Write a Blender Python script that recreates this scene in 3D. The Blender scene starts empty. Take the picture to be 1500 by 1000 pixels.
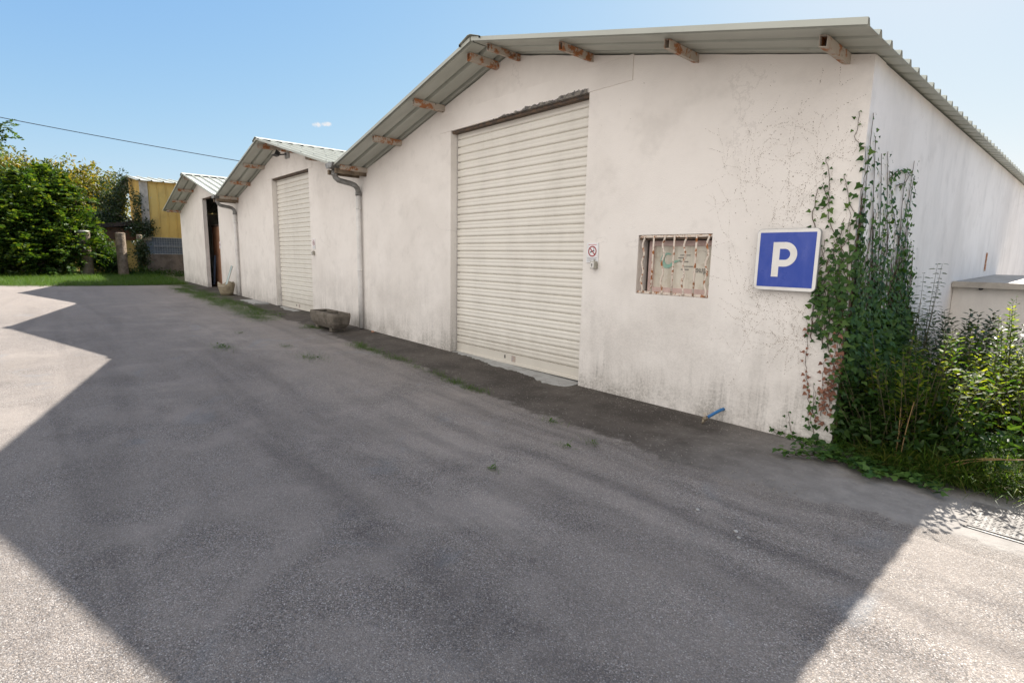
import bpy, bmesh, math, random
import numpy as np
from mathutils import Vector, Matrix
random.seed(7); rng = np.random.default_rng(7)
S = bpy.context.scene; COL = S.collection
R = math.radians
D = 5.135                      # y of the row of facades; camera stands at the origin
def gz(x):                     # the yard climbs gently to the left
    return 0.013 * (min(max(-x, 4.4), 34.0) - 4.4)

# ------------------------------------------------------------------ node helpers
class NT:
    def __init__(s, name):
        s.m = bpy.data.materials.new(name); s.m.use_nodes = True
        s.t = s.m.node_tree; s.n = s.t.nodes; s.l = s.t.links
        s.b = s.n['Principled BSDF']; s.out = s.n['Material Output']
    def new(s, typ, **kw):
        nd = s.n.new(typ)
        for k, v in kw.items(): setattr(nd, k, v)
        return nd
    def put(s, sock, v):
        if isinstance(v, bpy.types.NodeSocket): s.l.new(v, sock)
        elif v is not None:
            if sock.type == 'RGBA' and len(v) == 3: v = (*v, 1)
            sock.default_value = v
    def coord(s, which='Object'): return s.new('ShaderNodeTexCoord').outputs[which]
    def mapping(s, v, scale=(1, 1, 1), rot=(0, 0, 0)):
        m = s.new('ShaderNodeMapping'); s.put(m.inputs[0], v)
        m.inputs['Scale'].default_value = scale; m.inputs['Rotation'].default_value = rot
        return m.outputs[0]
    def noise(s, v, scale=5, detail=4, rough=.55, dist=0):
        n = s.new('ShaderNodeTexNoise'); s.put(n.inputs['Vector'], v)
        n.inputs['Scale'].default_value = scale; n.inputs['Detail'].default_value = detail
        n.inputs['Roughness'].default_value = rough; n.inputs['Distortion'].default_value = dist
        return n.outputs['Fac']
    def vor(s, v, scale=5, out='Distance', feature='F1'):
        n = s.new('ShaderNodeTexVoronoi', feature=feature); s.put(n.inputs['Vector'], v)
        n.inputs['Scale'].default_value = scale
        return n.outputs[out]
    def ramp(s, f, a, b, lo=0., hi=1.):
        n = s.new('ShaderNodeMapRange', interpolation_type='SMOOTHSTEP'); s.put(n.inputs[0], f)
        for i, v in enumerate((a, b, lo, hi)): s.put(n.inputs[i + 1], v)
        return n.outputs[0]
    def math(s, op, a, b=None, c=None):
        n = s.new('ShaderNodeMath', operation=op)
        for i, v in enumerate((a, b, c)): s.put(n.inputs[i], v)
        return n.outputs[0]
    def mix(s, f, a, b, mode='MIX'):
        n = s.new('ShaderNodeMix', data_type='RGBA', blend_type=mode)
        s.put(n.inputs[0], f); s.put(n.inputs[6], a); s.put(n.inputs[7], b)
        return n.outputs[2]
    def sep(s, v):
        n = s.new('ShaderNodeSeparateXYZ'); s.put(n.inputs[0], v); return n.outputs
    def bump(s, h, dist=.01, strength=1., normal=None):
        n = s.new('ShaderNodeBump'); s.put(n.inputs['Height'], h)
        n.inputs['Distance'].default_value = dist; n.inputs['Strength'].default_value = strength
        if normal is not None: s.put(n.inputs['Normal'], normal)
        return n.outputs[0]
    def done(s, col=None, rough=.7, normal=None, metal=0., spec=.5):
        s.put(s.b.inputs['Base Color'], col); s.put(s.b.inputs['Roughness'], rough)
        s.put(s.b.inputs['Metallic'], metal); s.put(s.b.inputs['Specular IOR Level'], spec)
        if normal is not None: s.put(s.b.inputs['Normal'], normal)
        return s.m
MAT = {}
def worn(name, c, c2=None, scale=6, rough=.6, metal=0., bumpd=.002, amt=.55, bscale=60):
    t = NT(name); v = t.coord()
    f = t.ramp(t.noise(v, scale, 6, .65), .38, .38 + amt * .5)
    c2 = c2 or tuple(x * .72 for x in c)
    n = t.bump(t.noise(v, bscale, 4), bumpd)
    MAT[name] = t.done(t.mix(f, c, c2), t.ramp(t.noise(v, 9), .3, .7, rough - .08, rough + .1), n, metal)
def leafmat(name, cols, transl=.35, rough=.38, tcol=None, spec=.5):
    t = NT(name)
    g = t.new('ShaderNodeNewGeometry').outputs['Random Per Island']
    cr = t.new('ShaderNodeValToRGB'); t.put(cr.inputs[0], g)
    e = cr.color_ramp.elements
    while len(e) < len(cols): e.new(.5)
    for i, c in enumerate(cols): e[i].position = i / (len(cols) - 1); e[i].color = (*c, 1)
    c = cr.outputs[0]
    t.done(c, rough, spec=spec)
    tr = t.new('ShaderNodeBsdfTranslucent')
    t.put(tr.inputs[0], t.mix(1., c, tcol or (2.2, 2.1, .7), 'MULTIPLY'))
    ms = t.new('ShaderNodeMixShader'); ms.inputs[0].default_value = transl
    t.l.new(t.b.outputs[0], ms.inputs[1]); t.l.new(tr.outputs[0], ms.inputs[2])
    t.l.new(ms.outputs[0], t.out.inputs[0]); MAT[name] = t.m

def build_materials():
    # stucco -----------------------------------------------------------
    t = NT('stucco'); v = t.coord(); x, y, z = t.sep(v)
    h = t.math('ADD', z, t.math('MULTIPLY', t.math('MINIMUM', t.math('ADD', x, 4.4), 0.), .013))  # height above ground
    vs = t.mapping(v, (5., 5., .55)); vs2 = t.mapping(v, (16, 16, .8))
    mott = t.noise(v, .9, 6, .62); mott2 = t.noise(v, 3.2, 6, .6)
    base = t.mix(t.ramp(mott, .35, .7), (.85, .805, .755), (.76, .715, .665))
    base = t.mix(t.math('MULTIPLY', t.ramp(mott2, .5, .75), .35), base, (.60, .565, .52))
    streak = t.math('MULTIPLY', t.ramp(t.noise(vs, 1., 5, .6), .5, .78), t.ramp(h, 1.7, .2))
    base = t.mix(t.math('MULTIPLY', streak, .38), base, (.47, .445, .41))
    # the lower wall has weathered grey below a wavering line
    lowz = t.ramp(t.math('ADD', h, t.math('MULTIPLY', t.math('SUBTRACT', t.noise(vs, .8, 5, .6), .5), 1.1)), 1.35, .75)
    sp2 = t.ramp(t.noise(v, 36, 5, .75), .34, .66, .35, 1.)
    lowz = t.math('MULTIPLY', lowz, sp2)
    base = t.mix(t.math('MULTIPLY', lowz, t.math('MULTIPLY', t.ramp(t.noise(v, 2.4, 6, .65), .25, .6), .36)), base, (.43, .40, .365))
    # splash-back grime near the ground
    low = t.ramp(t.math('ADD', h, t.math('MULTIPLY', t.noise(vs2, 1., 6, .7), -.75)), .12, -.42)
    low = t.math('MULTIPLY', low, t.math('MULTIPLY', sp2, t.ramp(t.noise(v, 2.0, 5, .65), .32, .60)))
    base = t.mix(t.math('MULTIPLY', low, .8), base, (.235, .215, .185))
    mould = t.math('MULTIPLY', t.ramp(t.noise(vs2, 1., 8, .75), .50, .64), t.math('MULTIPLY', t.ramp(h, .85, .1), t.math('MULTIPLY', sp2, t.ramp(t.noise(v, .7, 3), .45, .6))))
    base = t.mix(t.math('MULTIPLY', mould, .38), base, (.20, .19, .17))
    # small chips and specks
    sp = t.math('MULTIPLY', t.ramp(t.noise(v, 34, 3, .6), .70, .76), t.ramp(t.noise(v, 1.3, 2), .5, .62))
    base = t.mix(t.math('MULTIPLY', sp, .55), base, (.25, .22, .18))
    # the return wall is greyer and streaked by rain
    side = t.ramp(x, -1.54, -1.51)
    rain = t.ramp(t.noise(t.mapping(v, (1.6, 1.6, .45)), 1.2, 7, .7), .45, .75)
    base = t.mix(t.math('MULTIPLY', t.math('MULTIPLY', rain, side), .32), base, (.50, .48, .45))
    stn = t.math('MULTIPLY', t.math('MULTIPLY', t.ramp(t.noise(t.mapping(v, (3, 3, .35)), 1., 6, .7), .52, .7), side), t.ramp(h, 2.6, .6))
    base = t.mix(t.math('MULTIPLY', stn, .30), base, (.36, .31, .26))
    hc = t.new('ShaderNodeTexVoronoi', feature='DISTANCE_TO_EDGE'); t.put(hc.inputs['Vector'], v); hc.inputs['Scale'].default_value = .55
    hair = t.math('MULTIPLY', t.ramp(t.math('ABSOLUTE', t.math('ADD', hc.outputs['Distance'], t.math('MULTIPLY', t.math('SUBTRACT', t.noise(v, 4, 5, .7), .5), .12))), .004, .001), t.ramp(t.noise(v, .8, 2), .52, .6))
    base = t.mix(t.math('MULTIPLY', hair, .16), base, (.33, .30, .27))
    bp = t.bump(t.noise(v, 80, 5, .6), .006, .6)
    bp = t.bump(t.noise(v, 6, 3, .5), .02, .22, bp)
    MAT['stucco'] = t.done(base, .9, bp, spec=.2)
    # lintel with flaked paint --------------------------------------------
    t = NT('lintel_plaster'); v = t.coord(); x, y, z = t.sep(v)
    base = t.mix(t.ramp(t.noise(v, 1.2, 6, .6), .35, .7), (.85, .805, .755), (.76, .715, .665))
    edge = t.math('SUBTRACT', z, t.math('MULTIPLY', t.ramp(x, -7.5, -4.7), .085))
    fl = t.math('ADD', t.noise(v, 7, 9, .74), t.math('MULTIPLY', t.math('SUBTRACT', 3.55, edge), 5.5))
    fl = t.math('MULTIPLY', t.ramp(fl, .585, .61), t.ramp(x, -7.6, -6.6))
    fl = t.math('MULTIPLY', fl, t.ramp(x, -4.45, -4.5))
    base = t.mix(fl, base, t.mix(t.ramp(t.noise(v, 22, 5), .4, .6), (.12, .115, .11), (.27, .25, .22)))
    MAT['lintel_plaster'] = t.done(base, .9, t.bump(t.noise(v, 70, 5, .6), .006, .7), spec=.2)
    # gravelly asphalt ------------------------------------------------------
    TYRES = ((2.60, .0, .13), (2.98, .0, .11), (1.55, .05, .16), (3.35, -.03, .10))
    def gravel(t, v):
        x, y, z = t.sep(v)
        big = t.noise(v, .35, 5, .6); mid = t.noise(v, 1.7, 6, .62, .3); fine = t.noise(v, 14, 5, .7)
        # tyre lanes: worn dark stretches that follow the yard
        tr = t.noise(t.mapping(v, (.16, 1.7, 1), (0, 0, R(6))), 1., 5, .6, .5)
        vw = t.new('ShaderNodeVectorMath', operation='MULTIPLY_ADD')
        nz_ = t.new('ShaderNodeTexNoise'); t.put(nz_.inputs['Vector'], v); nz_.inputs['Scale'].default_value = 40
        t.put(vw.inputs[0], nz_.outputs['Color']); vw.inputs[1].default_value = (.012, .012, .012); t.put(vw.inputs[2], v); vv = vw.outputs[0]
        vc = t.vor(vv, 165, 'Color'); vd = t.vor(vv, 165); r_, g_, b_ = t.sep(vc)
        base = t.mix(t.ramp(r_, .1, .95), (.16, .143, .130), (.335, .300, .270))
        base = t.mix(t.math('MULTIPLY', t.ramp(b_, .45, .8), .35), base, t.mix(t.ramp(g_, .2, .8), (.36, .27, .20), (.20, .23, .27)))
        base = t.mix(t.math('MULTIPLY', t.ramp(g_, .82, .97), .8), base, (.56, .53, .50))
        base = t.mix(t.math('MULTIPLY', t.ramp(b_, .84, .98), .85), base, (.06, .056, .055))
        base = t.mix(t.math('MULTIPLY', t.ramp(vd, .42, .7), .6), base, (.09, .083, .08))
        coarse = t.ramp(t.noise(v, .8, 5, .62, .6), .38, .62)
        base = t.mix(t.math('MULTIPLY', t.math('SUBTRACT', 1., coarse), .42), base, (.25, .222, .198))
        sand = t.math('MULTIPLY', t.ramp(mid, .40, .66), t.ramp(big, .38, .60))
        base = t.mix(t.math('MULTIPLY', sand, .52), base, (.325, .29, .26))
        blue = t.math('MULTIPLY', t.ramp(t.noise(v, 1.1, 4, .6, 1.), .60, .72), .28)
        base = t.mix(blue, base, (.20, .225, .25))
        dark = t.math('ADD', t.math('MULTIPLY', t.ramp(tr, .47, .66), .40), t.math('MULTIPLY', t.ramp(t.noise(v, .75, 5, .65, .8), .50, .70), .26))
        base = t.mix(t.math('MINIMUM', dark, .9), base, t.mix(1., base, (.50, .50, .515), 'MULTIPLY'))
        # yard shade deepened in the colour; the strip along the buildings stays pale
        shade_dim = t.ramp(t.math('ADD', y, t.math('MULTIPLY', t.math('SUBTRACT', t.noise(v, .55, 5, .62, .5), .5), 2.6)), 2.9, 1.3)
        base = t.mix(t.math('MULTIPLY', shade_dim, .52), base, t.mix(1., base, (.60, .605, .63), 'MULTIPLY'))
        # two pairs of tyre lanes where vans turn in front of the near shutter
        wv = t.math('MULTIPLY', t.math('SUBTRACT', t.noise(v, .6, 4, .55), .5), .55)
        ln_ = None
        for c_, k_, w_ in TYRES:
            d_ = t.math('ABSOLUTE', t.math('ADD', t.math('SUBTRACT', y, c_), t.math('ADD', t.math('MULTIPLY', x, -k_), wv)))
            f_ = t.ramp(d_, w_, w_ * .25); ln_ = f_ if ln_ is None else t.math('MAXIMUM', ln_, f_)
        ln_ = t.math('MULTIPLY', t.math('MULTIPLY', ln_, t.ramp(x, -8.5, -2.5)), t.ramp(t.noise(v, 2.2, 6, .7), .28, .62))
        base = t.mix(t.math('MULTIPLY', ln_, .6), base, t.mix(1., base, (.55, .55, .57), 'MULTIPLY'))
        far = t.ramp(x, -8, -26)
        base = t.mix(t.math('MULTIPLY', far, .5), base, (.285, .25, .228))
        ht = t.math('ADD', t.math('MULTIPLY', vd, -1.), t.math('MULTIPLY', fine, .9))
        return base, ht, mid
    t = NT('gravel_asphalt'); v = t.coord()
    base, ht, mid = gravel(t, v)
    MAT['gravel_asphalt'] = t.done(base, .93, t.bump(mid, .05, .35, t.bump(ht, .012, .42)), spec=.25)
    # dark damp concrete of the apron; its ragged outer edge is buried under gravel ----
    t = NT('apron_concrete'); v = t.coord(); x, y, z = t.sep(v)
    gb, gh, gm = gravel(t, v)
    n1 = t.noise(v, 1.2, 6, .65); n2 = t.noise(v, 6, 6, .7); n3 = t.noise(v, 55, 4)
    dk = t.mix(t.ramp(n1, .35, .65), (.045, .038, .032), (.088, .076, .065))
    dk = t.mix(t.math('MULTIPLY', t.ramp(n2, .56, .72), .5), dk, (.18, .165, .15))
    gy = t.mix(t.ramp(n2, .3, .7), (.185, .172, .16), (.25, .234, .218))
    k = t.ramp(t.math('ADD', x, t.math('MULTIPLY', t.math('SUBTRACT', n1, .5), 1.6)), -2.9, -1.0)
    base = t.mix(k, dk, gy)
    base = t.mix(t.math('MULTIPLY', t.ramp(t.vor(v, 90, 'Color'), .80, .95), .35), base, (.34, .315, .29))
    u_, e_, w_ = t.sep(t.coord('UV'))
    fd = t.ramp(t.math('ADD', e_, t.math('MULTIPLY', t.math('ADD', t.math('SUBTRACT', t.noise(v, 5, 7, .72), .5), t.math('SUBTRACT', n1, .5)), .45)), .10, .26)
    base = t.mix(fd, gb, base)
    hh = t.mix(fd, gh, t.math('ADD', n2, t.math('MULTIPLY', n3, .4)))
    MAT['apron_concrete'] = t.done(base, .88, t.bump(hh, .012, .75), spec=.3)
    # soil -----------------------------------------------------------------
    worn('soil', (.055, .042, .03), (.09, .07, .045), 8, .95, 0, .02, bscale=25)
    worn('verge_soil', (.05, .06, .022), (.085, .075, .04), 3, .95, 0, .02, bscale=25)
    worn('pale_concrete', (.36, .36, .35), (.27, .265, .25), 5, .85, 0, .004)
    worn('trough_concrete', (.17, .145, .115), (.075, .065, .05), 9, .93, 0, .012, .7, 45)
    # shutters ----------------------------------------------------------------
    t = NT('shutter_cream'); v = t.coord()
    f = t.ramp(t.noise(t.mapping(v, (1, 1, .35)), 2.2, 6, .6), .4, .75)
    c = t.mix(f, (.77, .735, .66), (.70, .665, .595))
    c = t.mix(t.math('MULTIPLY', t.ramp(t.noise(t.mapping(v, (14, 14, 1)), 1., 4), .58, .75), .10), c, (.48, .44, .37))
    hz = t.sep(v)[2]
    c = t.mix(t.math('MULTIPLY', t.ramp(t.math('ADD', hz, t.math('MULTIPLY', t.noise(v, 3, 6, .7), -.9)), .25, -.35), .45), c, (.42, .375, .31))
    c = t.mix(t.math('MULTIPLY', t.ramp(t.noise(v, 26, 5, .75), .70, .74), .5), c, (.25, .21, .17))
    MAT['shutter_cream'] = t.done(c, .42, t.bump(t.noise(v, 3, 2), .004, .4))
    # roofing --------------------------------------------------------------
    t = NT('roof_sheet'); v = t.coord()
    f = t.ramp(t.noise(t.mapping(v, (.5, 2, .5)), 1.6, 6, .65), .35, .7)
    c = t.mix(f, (.46, .475, .42), (.39, .40, .35))
    c = t.mix(t.math('MULTIPLY', t.ramp(t.noise(v, 9, 6, .7), .58, .74), .3), c, (.27, .24, .20))
    MAT['roof_sheet'] = t.done(c, .5, t.bump(t.noise(v, 3, 3), .004, .4), .15)
    t = NT('zinc'); v = t.coord()
    MAT['zinc'] = t.done(t.mix(t.ramp(t.noise(v, 7, 6, .65), .35, .65), (.33, .33, .32), (.19, .18, .165)), .5, t.bump(t.noise(v, 12, 3), .003), .35)
    worn('white_pipe', (.74, .715, .68), (.62, .60, .57), 5, .5)
    # rusty painted steel -----------------------------------------------------
    t = NT('rusty_steel'); v = t.coord()
    n = t.noise(v, 7, 7, .68)
    c = t.mix(t.ramp(n, .485, .575), (.47, .41, .34), (.36, .14, .05))
    c = t.mix(t.ramp(t.noise(v, 11, 6, .7), .58, .70), c, (.075, .04, .025))
    MAT['rusty_steel'] = t.done(c, .85, t.bump(n, .004))
    t = NT('rusty_bars'); v = t.coord()
    n = t.noise(v, 15, 6, .66)
    c = t.mix(t.ramp(n, .515, .575), (.70, .61, .52), (.36, .13, .035))
    c = t.mix(t.ramp(t.noise(v, 30, 5, .7), .57, .66), c, (.10, .042, .02))
    MAT['rusty_bars'] = t.done(c, .8, t.bump(n, .002))
    t = NT('rust_dark'); v = t.coord(); n = t.noise(v, 12, 7, .7)
    MAT['rust_dark'] = t.done(t.mix(t.ramp(n, .42, .6), (.075, .06, .05), (.15, .10, .065)), .9, t.bump(n, .004))
    worn('old_wood', (.23, .175, .12), (.12, .09, .06), 6, .9, 0, .004)
    worn('pink_paint', (.62, .46, .42), (.54, .39, .35), 12, .6)
    worn('brown_board', (.36, .19, .11), (.26, .13, .075), 3, .7)
    worn('dark_board', (.07, .045, .035), (.04, .028, .022), 3, .8)
    worn('blue_steel', (.13, .19, .30), None, 8, .5)
    worn('grey_board', (.50, .58, .56), (.38, .45, .44), 6, .4)
    worn('sign_white', (.80, .78, .74), (.70, .675, .63), 5, .35)
    t = NT('sign_blue'); v = t.coord()
    c = t.mix(t.ramp(t.noise(t.mapping(v, (5, 5, 2.0)), 1.2, 6, .65, .6), .42, .75), (.018, .058, .36), (.05, .088, .40))
    c = t.mix(t.math('MULTIPLY', t.ramp(t.noise(v, 38, 5, .7), .66, .74), .4), c, (.25, .26, .45))
    MAT['sign_blue'] = t.done(c, t.ramp(t.noise(v, 8), .3, .7, .25, .5), spec=.5)
    worn('sign_back', (.36, .37, .37), None, 6, .45, .4)
    worn('paper', (.82, .82, .82), (.74, .73, .72), 9, .5)
    worn('red_ink', (.38, .03, .035), None, 9, .5); worn('ink', (.03, .03, .032), None, 9, .5)
    worn('grey_ink', (.33, .33, .36), None, 9, .5); worn('pink_ink', (.62, .2, .22), None, 9, .5)
    worn('green_ink', (.22, .47, .37), (.36, .50, .41), 20, .6); worn('letter_ink', (.30, .285, .25), None, 20, .6)
    worn('steel_box', (.42, .40, .34), (.30, .28, .23), 14, .45, .2)
    worn('black_plastic', (.02, .02, .021), None, 8, .5)
    worn('tap_blue', (.02, .13, .34), (.03, .16, .36), 14, .4); worn('brass', (.30, .25, .18), (.16, .12, .08), 20, .5, .4)
    worn('bucket_plastic', (.36, .30, .20), (.25, .20, .13), 7, .6)
    worn('sticker', (.45, .33, .24), (.30, .30, .34), 60, .5)
    # window pane: dusty glass with sun-bleached curtains close behind it
    t = NT('dusty_glass'); v = t.coord()
    c = t.mix(t.ramp(t.noise(t.mapping(v, (9, 9, .5)), 1., 5, .6), .35, .65), (.74, .70, .60), (.56, .52, .43))
    c = t.mix(t.math('MULTIPLY', t.ramp(t.noise(v, 9, 6, .7), .5, .7), .45), c, (.40, .31, .20))
    MAT['dusty_glass'] = t.done(c, .3, t.bump(t.noise(t.mapping(v, (12, 12, .4)), 1.), .01, .5), spec=.5)
    # far shed and fence --------------------------------------------------------
    worn('yellow_sheet', (.60, .42, .12), (.50, .345, .10), 1.2, .5, 0, .003)
    worn('block_wall', (.22, .18, .15), (.13, .11, .09), 2.5, .95, 0, .02, bscale=12)
    worn('mesh_backing', (.14, .18, .23), (.10, .13, .17), 3, .5)
    worn('mesh_wire', (.40, .42, .44), None, 8, .5, .3)
    worn('trim_grey', (.44, .40, .35), None, 4, .6)
    worn('brown_fascia', (.19, .085, .045), (.12, .06, .035), 3, .8)
    worn('post_wood', (.21, .165, .125), (.11, .085, .06), 5, .95, 0, .03, bscale=14)
    worn('post_cap', (.55, .52, .47), (.35, .32, .28), 8, .9)
    worn('bark', (.12, .09, .065), (.06, .045, .035), 9, .95, 0, .03, bscale=14)
    worn('stem_green', (.10, .085, .04), (.06, .055, .028), 9, .8)
    worn('vine_stem', (.12, .075, .05), (.07, .045, .03), 12, .9)
    worn('root_trace', (.30, .24, .185), (.17, .135, .10), 20, .95)
    worn('cable', (.015, .02, .035), None, 4, .6)
    worn('cover_steel', (.15, .138, .126), (.11, .10, .092), 5, .75, 0.)
    worn('stone_bits', (.26, .235, .21), (.13, .12, .11), 30, .95)
    # foliage ---------------------------------------------------------------
    leafmat('ivy_leaf', [(.018, .045, .014), (.03, .075, .018), (.05, .11, .022), (.075, .13, .028)], .22, .5, spec=.22)
    leafmat('ivy_dead', [(.19, .075, .042), (.25, .115, .07), (.14, .055, .033)], .15, .7, (1.3, 1.1, .8))
    leafmat('privet_leaf', [(.016, .042, .009), (.026, .062, .012), (.055, .10, .017), (.11, .15, .023), (.19, .21, .03)], .54, .55, spec=.14)
    leafmat('dark_leaf', [(.015, .035, .012), (.025, .05, .016), (.035, .06, .018)], .2, .45)
    leafmat('willow_leaf', [(.04, .07, .03), (.06, .10, .035), (.08, .11, .05)], .3, .5)
    leafmat('grass_blade', [(.022, .052, .010), (.045, .095, .015), (.08, .14, .022), (.15, .14, .05)], .40, .5, spec=.2)
    leafmat('verge_blade', [(.032, .075, .012), (.05, .105, .015), (.08, .13, .022)], .30, .6, spec=.2)
    leafmat('dry_stalk', [(.34, .22, .10), (.26, .16, .07)], .15, .8)
    leafmat('robinia_leaf', [(.014, .036, .009), (.025, .06, .011), (.05, .10, .014), (.12, .155, .022)], .40, .5, (1.8, 1.65, .6), spec=.2)
    leafmat('oak_leaf', [(.06, .085, .014), (.10, .12, .018), (.14, .13, .02), (.19, .14, .022)], .38, .5, (1.9, 1.7, .6))
    leafmat('hedge_leaf', [(.014, .036, .009), (.026, .06, .012), (.05, .09, .018)], .32, .5, spec=.25)
build_materials()

# ------------------------------------------------------------------ object helpers
def tag(o, label, cat, group=None):
    o['label'] = label; o['category'] = cat
    if group: o['group'] = group
    return o
def thing(name, label, cat, loc=(0, 0, 0), group=None):
    o = bpy.data.objects.new(name, None); COL.objects.link(o); o.location = loc
    o.empty_display_size = .2
    return tag(o, label, cat, group)
def link(name, me, mat, parent=None):
    o = bpy.data.objects.new(name, me); COL.objects.link(o)
    if mat: me.materials.append(MAT[mat])
    if parent is not None:
        o.parent = parent
        # meshes are written in world coordinates: cancel the thing's own place
        w = Vector((0, 0, 0)); p = parent
        while p is not None: w += Vector(p.location); p = p.parent
        o.location = -w
    return o
def structure(o, kind='structure'): o['kind'] = kind; return o

class MB:
    """collects simple shapes (world coordinates) and links them as ONE mesh object"""
    def __init__(s): s.v = []; s.f = []; s.smooth = []
    def add(s, vs, fs, smooth=False):
        k = len(s.v); s.v += [tuple(p) for p in vs]; s.f += [tuple(i + k for i in f) for f in fs]
        s.smooth += [smooth] * len(fs); return s
    def box(s, x0, x1, y0, y1, z0, z1, M=None):
        vs = [Vector((x, y, z)) for z in (z0, z1) for y in (y0, y1) for x in (x0, x1)]
        if M is not None: vs = [M @ p for p in vs]
        return s.add(vs, [(0, 2, 3, 1), (4, 5, 7, 6), (0, 1, 5, 4), (2, 6, 7, 3), (0, 4, 6, 2), (1, 3, 7, 5)])
    def tube(s, pts, r, n=10, caps=True):
        pts = [Vector(p) for p in pts]; rs = r if isinstance(r, (list, tuple)) else [r] * len(pts)
        d0 = (pts[1] - pts[0]).normalized()
        u = d0.orthogonal().normalized(); vs = []
        for i, p in enumerate(pts):
            d = (pts[min(i + 1, len(pts) - 1)] - pts[max(i - 1, 0)]).normalized()
            u = (u - d * u.dot(d)).normalized(); w = d.cross(u)
            for k in range(n):
                a = 2 * math.pi * k / n; vs.append(p + (u * math.cos(a) + w * math.sin(a)) * rs[i])
        fs = [(i * n + k, i * n + (k + 1) % n, (i + 1) * n + (k + 1) % n, (i + 1) * n + k) for i in range(len(pts) - 1) for k in range(n)]
        s.add(vs, fs, True)
        if caps:
            k = len(s.v) - len(vs)
            s.f += [tuple(k + i for i in range(n))[::-1], tuple(k + (len(pts) - 1) * n + i for i in range(n))]; s.smooth += [False] * 2
        return s
    def lathe(s, prof, c, n=24):
        vs = [(c[0] + r * math.cos(2 * math.pi * k / n), c[1] + r * math.sin(2 * math.pi * k / n), c[2] + z) for r, z in prof for k in range(n)]
        return s.add(vs, [(i * n + k, i * n + (k + 1) % n, (i + 1) * n + (k + 1) % n, (i + 1) * n + k) for i in range(len(prof) - 1) for k in range(n)], True)
    def build(s, name, mat, parent=None, bevel=0):
        me = bpy.data.meshes.new(name); me.from_pydata(s.v, [], s.f); me.update()
        me.polygons.foreach_set('use_smooth', s.smooth)
        if bevel:
            bm = bmesh.new(); bm.from_mesh(me)
            bmesh.ops.remove_doubles(bm, verts=bm.verts, dist=1e-5)
            es = [e for e in bm.edges if len(e.link_faces) == 2 and e.calc_face_angle(0) > .5]
            bmesh.ops.bevel(bm, geom=es, offset=bevel, segments=2, affect='EDGES', profile=.6)
            bm.to_mesh(me); bm.free()
        return link(name, me, mat, parent)
def fill2d(loops, M, depth, name, mat, parent=None):
    """flat outline with holes -> a slab of real thickness; outline in (u, v), M places it"""
    cu = bpy.data.curves.new(name, 'CURVE'); cu.dimensions = '2D'; cu.fill_mode = 'BOTH'; cu.extrude = depth / 2
    for lp in loops:
        sp = cu.splines.new('POLY'); sp.points.add(len(lp) - 1); sp.use_cyclic_u = True
        for p, q in zip(sp.points, lp): p.co = (q[0], q[1], 0, 1)
    o = bpy.data.objects.new('tmp', cu); COL.objects.link(o)
    dg = bpy.context.evaluated_depsgraph_get(); dg.update()
    me = bpy.data.meshes.new_from_object(o.evaluated_get(dg))
    bpy.data.objects.remove(o); me.name = name
    me.materials.clear(); me.transform(M); me.shade_flat()
    return link(name, me, mat, parent)
def text2d(body, M, depth, name, mat, parent, bold=0.):
    cu = bpy.data.curves.new(name, 'FONT'); cu.body = body; cu.size = 1; cu.extrude = depth / 2; cu.offset = bold
    cu.align_x = 'CENTER'
    o = bpy.data.objects.new('tmp', cu); COL.objects.link(o)
    dg = bpy.context.evaluated_depsgraph_get(); dg.update()
    me = bpy.data.meshes.new_from_object(o.evaluated_get(dg)); bpy.data.objects.remove(o)
    me.name = name; me.materials.clear(); me.transform(M); me.shade_flat()
    return link(name, me, mat, parent)
def onwall(y):                      # (u, v, w) -> (x = u, z = v) on the plane y, w towards the viewer
    return Matrix(((1, 0, 0, 0), (0, 0, -1, y), (0, 1, 0, 0), (0, 0, 0, 1)))
def rrect(x0, x1, z0, z1, r, n=6):
    out = []
    for cx, cz, a0 in ((x1 - r, z1 - r, 0), (x0 + r, z1 - r, 90), (x0 + r, z0 + r, 180), (x1 - r, z0 + r, 270)):
        out += [(cx + r * math.cos(R(a0 + 90 * k / n)), cz + r * math.sin(R(a0 + 90 * k / n))) for k in range(n + 1)]
    return out
def circle(cx, cz, r, n=32): return [(cx + r * math.cos(2 * math.pi * k / n), cz + r * math.sin(2 * math.pi * k / n)) for k in range(n)]

# foliage: every leaf a small folded face --------------------------------------
SHAPES = {
    'oval': ([(0, 0, 0), (.3, .2, .05), (.7, .17, .03), (1, 0, -.06), (.7, -.17, .03), (.3, -.2, .05), (.5, 0, -.02)],
             [(0, 6, 1), (1, 6, 2), (2, 6, 3), (3, 6, 4), (4, 6, 5), (5, 6, 0)]),
    'narrow': ([(0, 0, 0), (.4, .085, .02), (1, 0, -.12), (.4, -.085, .02)], [(0, 3, 2, 1)]),
    'ivy': ([(0, 0, 0), (-.12, .28, .03), (.2, .5, -.04), (.42, .27, .04), (1, 0, -.1), (.42, -.27, .04), (.2, -.5, -.04), (-.12, -.28, .03)],
            [(0, 1, 2, 3), (0, 3, 4), (0, 4, 5), (0, 5, 6, 7)]),
    'quad': ([(0, 0, 0), (.5, .3, .06), (1, 0, -.06), (.5, -.3, .06)], [(0, 3, 2, 1)]),
    'blade': ([(0, .014, 0), (0, -.014, 0), (.4, .014, .04), (.4, -.014, .04), (.75, .009, .2), (.75, -.009, .2), (1, 0, .48)],
              [(0, 1, 3, 2), (2, 3, 5, 4), (4, 5, 6)]),
}
def unit(a): return a / np.maximum(np.linalg.norm(a, axis=1, keepdims=True), 1e-9)
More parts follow.
